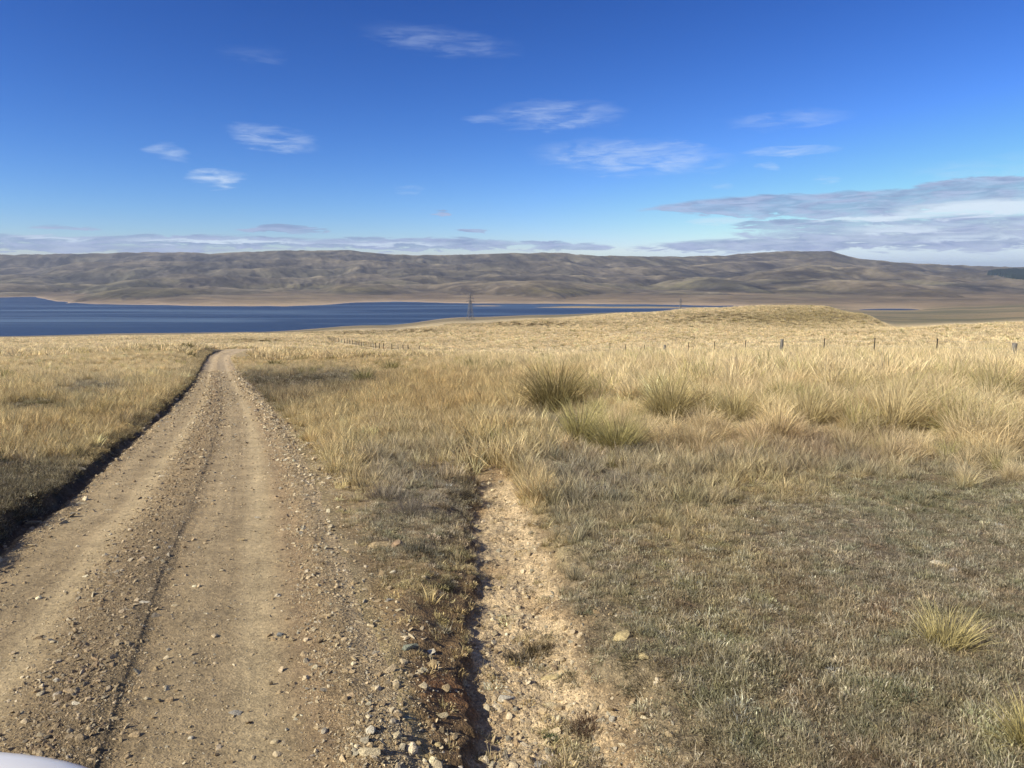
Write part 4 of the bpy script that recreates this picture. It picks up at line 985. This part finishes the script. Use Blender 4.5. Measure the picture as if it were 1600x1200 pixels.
def prs(X, Y, m):
    s = m['s']; g = lambda c, w_: np.exp(-((s - c) / w_) ** 2)
    cl = .35 + .65 * sstep(-.2, .25, fbm(X / .25, Y / .25, 3, 960))
    p = .17 + .75 * g(.43, .075) + .45 * g(.36, .07) + .7 * g(.89, .045) + .8 * g(.97, .05) + .5 * g(.02, .05) - .10 * g(.26, .05) - .11 * g(.735, .055)
    p = np.clip(p * cl, .015, 1); return np.where(m['on'] > .5, p, 0)
def szr(X, Y, m, k): return np.clip(.0068 * (.6 + rng.pareto(2.7, k)), .0045, .045) * lerp(1, 2.4, sstep(5, 26, Y))
gravel(640000, 1.9, 45, .15, prs, szr, road=True, label='loose gravel strewn over the track, thickest on its crown and right shoulder', colf=lambda c, X, Y, m: mixc(c, (.25, .18, .12), np.exp(-((m['s'] - .43) / .08) ** 2) * .45))
def prv(X, Y, m):
    inn = (m['dr'] > -.05) & (m['q'] < 1.5) & (Y < 18)
    cl = sstep(-.15, .3, fbm(X / .3, Y / .3, 3, 970))
    p = .15 * cl + .45 * np.exp(-(m['dr'] / .22) ** 2) + m['inch'] * (.5 + .4 * cl) + .35 * np.exp(-((m['q'] - 1.) / .3) ** 2) * (Y < 9)
    return np.where(inn, np.clip(p, 0, 1), 0)
def szv(X, Y, m, k): return np.clip(.0075 * (.8 + rng.pareto(2.3, k)), .005, .055) * lerp(1, 2.2, sstep(6, 16, Y))
gravel(150000, 2.1, 18, .5, prv, szv, 'stone chips over the brown verge and the pale channel floor', a0=-.35, a1=.4)
def prl(X, Y, m): return np.where((m['dl'] > -.35) & (m['dl'] < .1), .55, 0) * (Y > 4)
gravel(30000, 4.5, 60, .3, prl, lambda X, Y, m, k: np.clip(.012 * (1 + rng.pareto(2.0, k)), .01, .10) * lerp(1, 2, sstep(8, 30, Y)), 'slabby chips at the foot of the left bank', a0=-.85, a1=-.25)
def prf(X, Y, m): return np.where((m['dr'] > -.5) & (m['dr'] < .5) & (m['on'] + (m['dr'] > 0) > .5), .8, 0)
gravel(42000, 9, 90, .4, prf, lambda X, Y, m, k: np.clip(.013 * (.8 + rng.pareto(2.6, k)), .012, .07) * lerp(1, 1.8, sstep(20, 60, Y)), 'pale berm of pushed up stones along the right of the track', a0=-.5, a1=-.1, colf=lambda c, X, Y, m: c * 1.15)

# ------------------------------------------------------------------ generic mesh builder
class MB:
    def __init__(s): s.bm = bmesh.new()
    def box(s, c, d, rot=None):
        r_ = bmesh.ops.create_cube(s.bm, size=1)['verts']
        for v in r_:
            v.co = Vector((v.co.x * d[0], v.co.y * d[1], v.co.z * d[2]))
            if rot is not None: v.co = rot @ v.co
            v.co += Vector(c)
        return s
    def bar(s, a, b, w, n=4, w2=None):
        a = Vector(a); b = Vector(b); L = (b - a).length; q = (b - a).to_track_quat('Z', 'Y').to_matrix()
        r_ = bmesh.ops.create_cone(s.bm, cap_ends=True, segments=n, radius1=w, radius2=w if w2 is None else w2, depth=L)['verts']
        for v in r_: v.co = q @ v.co + (a + b) / 2
        return s
    def build(s, name, mat, parent=None, smooth=False):
        me = bpy.data.meshes.new(name); s.bm.to_mesh(me); s.bm.free(); me.materials.append(mat)
        if smooth: me.polygons.foreach_set('use_smooth', [True] * len(me.polygons))
        o = bpy.data.objects.new(name, me); col.objects.link(o); o.parent = parent; return o
def empty(name, loc):
    o = bpy.data.objects.new(name, None); col.objects.link(o); o.location = loc; o.empty_display_size = .3; return o

# ------------------------------------------------------------------ the fence across the pasture
M_WOOD = mat_plain('weathered_wood', (.15, .14, .125), .85, 0, .45, 14); M_STEEL = mat_plain('dark_steel', (.05, .045, .04), .6, .2, .3); M_WIRE = mat_plain('galvanised_wire', (.3, .3, .3), .5, .6)
def fence():
    pts = FENCE
    P = np.array(pts); Zp = height(P[:, 0], P[:, 1])
    root = empty('fence', (P[2, 0], P[2, 1], Zp[2])); tag(root, 'wire fence of steel and wooden posts running through the tussock pasture', 'fence')
    o3 = Vector(root.location)
    wm = bpy.data.meshes.new('wooden_post'); b = MB(); b.bar((0, 0, -.3), (0, 0, 1.28), .095, 12, .085); me_w = b.build('wooden_post', M_WOOD, root); me_w.data.name = 'wooden_post'
    b = MB(); b.box((0, 0, .55), (.045, .012, 1.5)); b.box((0, .014, .55), (.010, .028, 1.5)); b.box((.0, -.006, 1.27), (.05, .03, .02)); me_s = b.build('steel_post', M_STEEL, root)
    used = {'w': False, 's': False}; tops = []
    for i, ((x, y), z) in enumerate(zip(pts, Zp)):
        n = i - 2
        if 12 <= n and i < 44: continue
        wooden = (n % 4 == 0) if n < 14 else (n % 5 == 0)
        key = 'w' if wooden else 's'; src = me_w if wooden else me_s
        o = src
        if used[key]: o = src.copy(); col.objects.link(o); o.parent = root
        used[key] = True
        th = 1.0
        if y > 150: th = 1.3
        o.location = Vector((x, y, z)) - o3; o.scale = ((.9 if n == 0 else 1.1) if wooden else (1.2 if y < 150 else 5.0), 1.25 if wooden else 1.2, th * (.86 if n == 0 else 1) * random.uniform(.97, 1.03)); o.rotation_euler = (random.gauss(0, .02), random.gauss(0, .02), random.uniform(-.3, .3) + .3)
    for hgt in (.25, .45, .65, .87, 1.15):
        b = MB()
        for i in range(len(pts) - 1):
            b.bar(Vector((pts[i][0], pts[i][1] - .03, Zp[i] + hgt)) - o3, Vector((pts[i + 1][0], pts[i + 1][1] - .03, Zp[i + 1] + hgt)) - o3, .0035, 3)
        b.build('wire', M_WIRE, root)
fence()

# ------------------------------------------------------------------ transmission towers
M_LATT = mat_plain('tower_steel', (.20, .20, .21), .6, .3)
def tower(u, v, Yd, H, label, yaw, tw):
    x = xat(u, v, Yd); z = float(height(np.array([x]), np.array([Yd]))[0])
    root = empty('transmission_tower', (x, Yd, z)); root.rotation_euler = (0, 0, yaw)
    tag(root, label, 'transmission tower', 'transmission towers by the lake')
    b0 = H * .11; b1 = H * .028
    def wd(h): return lerp(b0, b1, min(h / (H * .72), 1))
    for sx in (-1, 1):
        for sy in (-1, 1):
            b = MB(); b.bar((sx * b0, sy * b0, 0), (sx * b1, sy * b1, H * .72), tw * 1.25, 4); b.build('leg', M_LATT, root)
    b = MB(); hs = [0, .14, .27, .39, .5, .6, .68, .72]
    for i in range(len(hs) - 1):
        a0, a1 = hs[i] * H, hs[i + 1] * H; w0, w1 = wd(a0), wd(a1)
        for (p, q) in (((-1, -1), (1, -1)), ((1, -1), (1, 1)), ((1, 1), (-1, 1)), ((-1, 1), (-1, -1))):
            b.bar((p[0] * w0, p[1] * w0, a0), (q[0] * w1, q[1] * w1, a1), tw * .7, 4); b.bar((q[0] * w0, q[1] * w0, a0), (p[0] * w1, p[1] * w1, a1), tw * .7, 4)
            b.bar((p[0] * w1, p[1] * w1, a1), (q[0] * w1, q[1] * w1, a1), tw * .7, 4)
    b.build('bracing', M_LATT, root)
    b = MB()
    for sx in (-1, 1):
        for sy in (-1, 1): b.bar((sx * b1, sy * b1, H * .72), (0, 0, H), tw, 4)
    for h in (.78, .84, .9): 
        ww = b1 * (1 - (h - .72) / .28); b.bar((-ww, -ww, h * H), (ww, ww, h * H), tw * .7, 4); b.bar((-ww, ww, h * H), (ww, -ww, h * H), tw * .7, 4)
    b.build('mast_head', M_LATT, root)
    for h, arm in ((.70, .17), (.80, .14), (.90, .11)):
        b = MB()
        for s_ in (-1, 1):
            b.bar((0, -b1 * .5, h * H), (s_ * arm * H, 0, h * H), tw, 4); b.bar((0, b1 * .5, h * H), (s_ * arm * H, 0, h * H), tw, 4); b.bar((0, 0, (h + .045) * H), (s_ * arm * H, 0, h * H), tw * .8, 4)
        ca = b.build('crossarm', M_LATT, root)
        for s_ in (-1, 1):
            b = MB(); b.bar((s_ * arm * H * .97, 0, h * H), (s_ * arm * H * .97, 0, (h - .055) * H), tw * .9, 6); b.build('insulator', M_LATT, ca)
tower(735, 497, 860, 31, 'grey lattice transmission tower in front of the lake, nearer of two', .5, .16)
tower(1063, 484, 1500, 26, 'thin lattice transmission tower on the shore, farther of two', .5, .17)

# ------------------------------------------------------------------ conifer block on the far right hill
M_CON = mat_plain('conifer_needles', (.022, .034, .03), .95, 0, .4, 1)
def conifers():
    n = 30000; V = []; Q = []; g = np.random.default_rng(3)
    Yc = g.uniform(3300, 5100, n); Uc = g.uniform(1544, 1760, n)
    tt = sstep(1540, 1600, Uc)
    X_ = (Uc - 800) / F * cp * Yc; Zc = height(X_, Yc); Uc, Vc = project(X_, Yc, Zc)
    top = 428 - 6 * sstep(1540, 1580, Uc); bot = 430 + 7 * sstep(1545, 1600, Uc)
    k = (Vc > top) & (Vc < bot) & (Uc > 1544)
    X_, Yc, Zc = X_[k], Yc[k], Zc[k]
    for x, y, z in zip(X_, Yc, Zc):
        h = g.uniform(16, 24); r_ = h * .30; o = len(V)
        for i in range(6):
            a = i * math.pi / 3 + g.uniform(-.2, .2); V.append((x + r_ * math.cos(a), y + r_ * math.sin(a), z - 1 + g.uniform(-1, 1)))
        V.append((x, y, z + h))
        for i in range(6): Q.append((o + i, o + (i + 1) % 6, o + 6))
    if not V: print('no conifers'); return
    me = mesh_np('conifer_forest', np.array(V), np.array(Q), None, False)
    tag(link('conifer_forest', me, M_CON), 'dark conifer plantation on the far hill at the right', 'forest', None, 'stuff')
    print('conifers', len(X_))
conifers()

# ------------------------------------------------------------------ the white car whose bonnet corner shows at lower left
def car():
    M_P, t, b = base_mat('white_paint'); b.inputs['Base Color'].default_value = (.86, .845, .82, 1); b.inputs['Roughness'].default_value = .3; b.inputs['Specular IOR Level'].default_value = .4; b.inputs['Coat Weight'].default_value = .2
    M_G = mat_plain('car_glass', (.02, .025, .03), .08); M_T = mat_plain('tyre_rubber', (.02, .02, .02), .85); M_R = mat_plain('alloy_rim', (.5, .5, .5), .35, .8); M_B = mat_plain('black_trim', (.03, .03, .03), .6)
    M_L = mat_plain('lamp_glass', (.7, .72, .75), .1); M_RED = mat_plain('tail_lamp_red', (.35, .02, .02), .2)
    cx = -1.56; y1 = 1.19                         # nose of the car
    root = empty('parked_car', (cx, y1, -.095 * y1 - .02)); root.rotation_euler = (-math.atan(.095), 0, 0)
    tag(root, 'white car with its bonnet corner showing at the lower left', 'car')
    W = .90
    # stations along the car (y back from nose, top height, half width, bottom height)
    st = [(0.0, 1.04, .78, .36), (-.006, 1.13, .85, .32), (-.025, 1.158, .875, .30), (-.12, 1.168, .89, .27), (-.7, 1.19, W, .26), (-1.15, 1.21, W, .26), (-1.45, 1.22, W, .26), (-2.6, 1.22, W, .26), (-3.6, 1.22, W, .26), (-4.2, 1.20, .88, .28), (-4.45, 1.12, .82, .34)]
    prof = [(0, 1), (.55, .995), (.8, .975), (.93, .93), (.985, .84), (1, .66), (1, .4), (.98, .12), (.93, 0), (0, 0)]
    bm = bmesh.new(); rings = []
    for y, top, hw, bot in st:
        ring = []
        for sx in (1, -1):
            for (px, pz) in (prof if sx == 1 else prof[-2:0:-1]): ring.append(bm.verts.new((sx * px * hw, y, bot + pz * (top - bot))))
        rings.append(ring)
    for a, b2 in zip(rings, rings[1:]):
        for i in range(len(a)): bm.faces.new((a[i], a[(i + 1) % len(a)], b2[(i + 1) % len(a)], b2[i]))
    bm.faces.new(rings[0][::-1]); bm.faces.new(rings[-1]); bmesh.ops.recalc_face_normals(bm, faces=bm.faces[:])
    me = bpy.data.meshes.new('body'); bm.to_mesh(me); bm.free(); me.materials.append(M_P); me.polygons.foreach_set('use_smooth', [True] * len(me.polygons))
    o = bpy.data.objects.new('body', me); col.objects.link(o); o.parent = root; sm = o.modifiers.new('s', 'SUBSURF'); sm.levels = 2; sm.render_levels = 2
    def cabin(name, yz, hw0, hw1, mat, inset=0):
        bm = bmesh.new(); L = []; 
        for y, z in yz:
            hw = lerp(hw0, hw1, (z - 1.05) / .65); L.append((bm.verts.new((hw - inset, y, z)), bm.verts.new((-hw + inset, y, z))))
        n = len(L)
        for i in range(n): bm.faces.new((L[i][0], L[(i + 1) % n][0], L[(i + 1) % n][1], L[i][1]))
        bm.faces.new([l[0] for l in L]); bm.faces.new([l[1] for l in L][::-1]); bmesh.ops.recalc_face_normals(bm, faces=bm.faces[:])
        bmesh.ops.bevel(bm, geom=bm.edges[:], offset=.03, segments=2, affect='EDGES')
        me = bpy.data.meshes.new(name); bm.to_mesh(me); bm.free(); me.materials.append(mat); o = bpy.data.objects.new(name, me); col.objects.link(o); o.parent = root; return o
    cabin('window_glass', [(-1.38, 1.18), (-2.0, 1.68), (-4.1, 1.68), (-4.36, 1.18)], .83, .66, M_G)
    cabin('roof', [(-1.98, 1.665), (-2.15, 1.76), (-3.0, 1.80), (-4.0, 1.75), (-4.15, 1.665)], .74, .64, M_P)
    for sx in (-1, 1):
        for (ya, za, yb, zb) in ((-1.36, 1.18, -2.03, 1.72), (-2.9, 1.18, -2.95, 1.72), (-4.34, 1.18, -4.1, 1.72)):
            b = MB(); b.bar((sx * .84, ya, za), (sx * .68, yb, zb), .04, 8); b.build('window_pillar', M_P, root)
    for sx in (-1, 1):
        for y in (-.85, -3.55):
            b = MB(); b.bar((sx * .72, y, .34), (sx * .925, y, .34), .345, 28); w_ = b.build('wheel', M_T, root)
            b = MB(); b.bar((sx * .90, y, .34), (sx * .932, y, .34), .21, 20); b.build('rim', M_R, w_)
            b = MB(); b.bar((sx * .70, y, .36), (sx * .91, y, .36), .40, 28); b.build('wheel_arch', M_B, root)
        b = MB(); b.box((sx * .56, -.13, .78), (.26, .16, .12)); b.build('headlight', M_L, root)
        b = MB(); b.box((sx * .70, -4.38, .86), (.14, .14, .22)); b.build('tail_light', M_RED, root)
        b = MB(); b.box((sx * 1.0, -1.62, 1.12), (.2, .1, .14)); b.build('wing_mirror', M_P, root)
        for y in (-2.55, -3.3):
            b = MB(); b.box((sx * .905, y, .92), (.03, .16, .03)); b.build('door_handle', M_P, root)
    b = MB(); b.box((0, -.03, .60), (.8, .08, .14)); b.build('grille', M_B, root)
    b = MB(); b.box((0, -.06, .36), (1.2, .12, .12)); b.build('bumper', M_B, root)
car()

# ------------------------------------------------------------------ air
def haze():
    m = bpy.data.materials.new('thin_haze'); m.use_nodes = True; t = NT(m.node_tree); t.n.clear()
    out = t.new('ShaderNodeOutputMaterial'); v = t.new('ShaderNodeVolumePrincipled')
    v.inputs['Color'].default_value = (.62, .74, 1, 1); v.inputs['Density'].default_value = 5.5e-5; v.inputs['Anisotropy'].default_value = .2
    t.link(v.outputs[0], out.inputs['Volume'])
    lo = float(GZ.min()) - 1.5; hi = float(max(GZ.max(), 40)) + 3
    b = MB(); b.box((0, 0, (lo + hi) / 2), (34000, 34000, hi - lo)); o = b.build('haze', m); tag(o, 'thin blue haze over the lake and hills', 'haze', None, 'stuff')
haze()
print('objects', len(bpy.data.objects), 'ground verts', NR * NA)
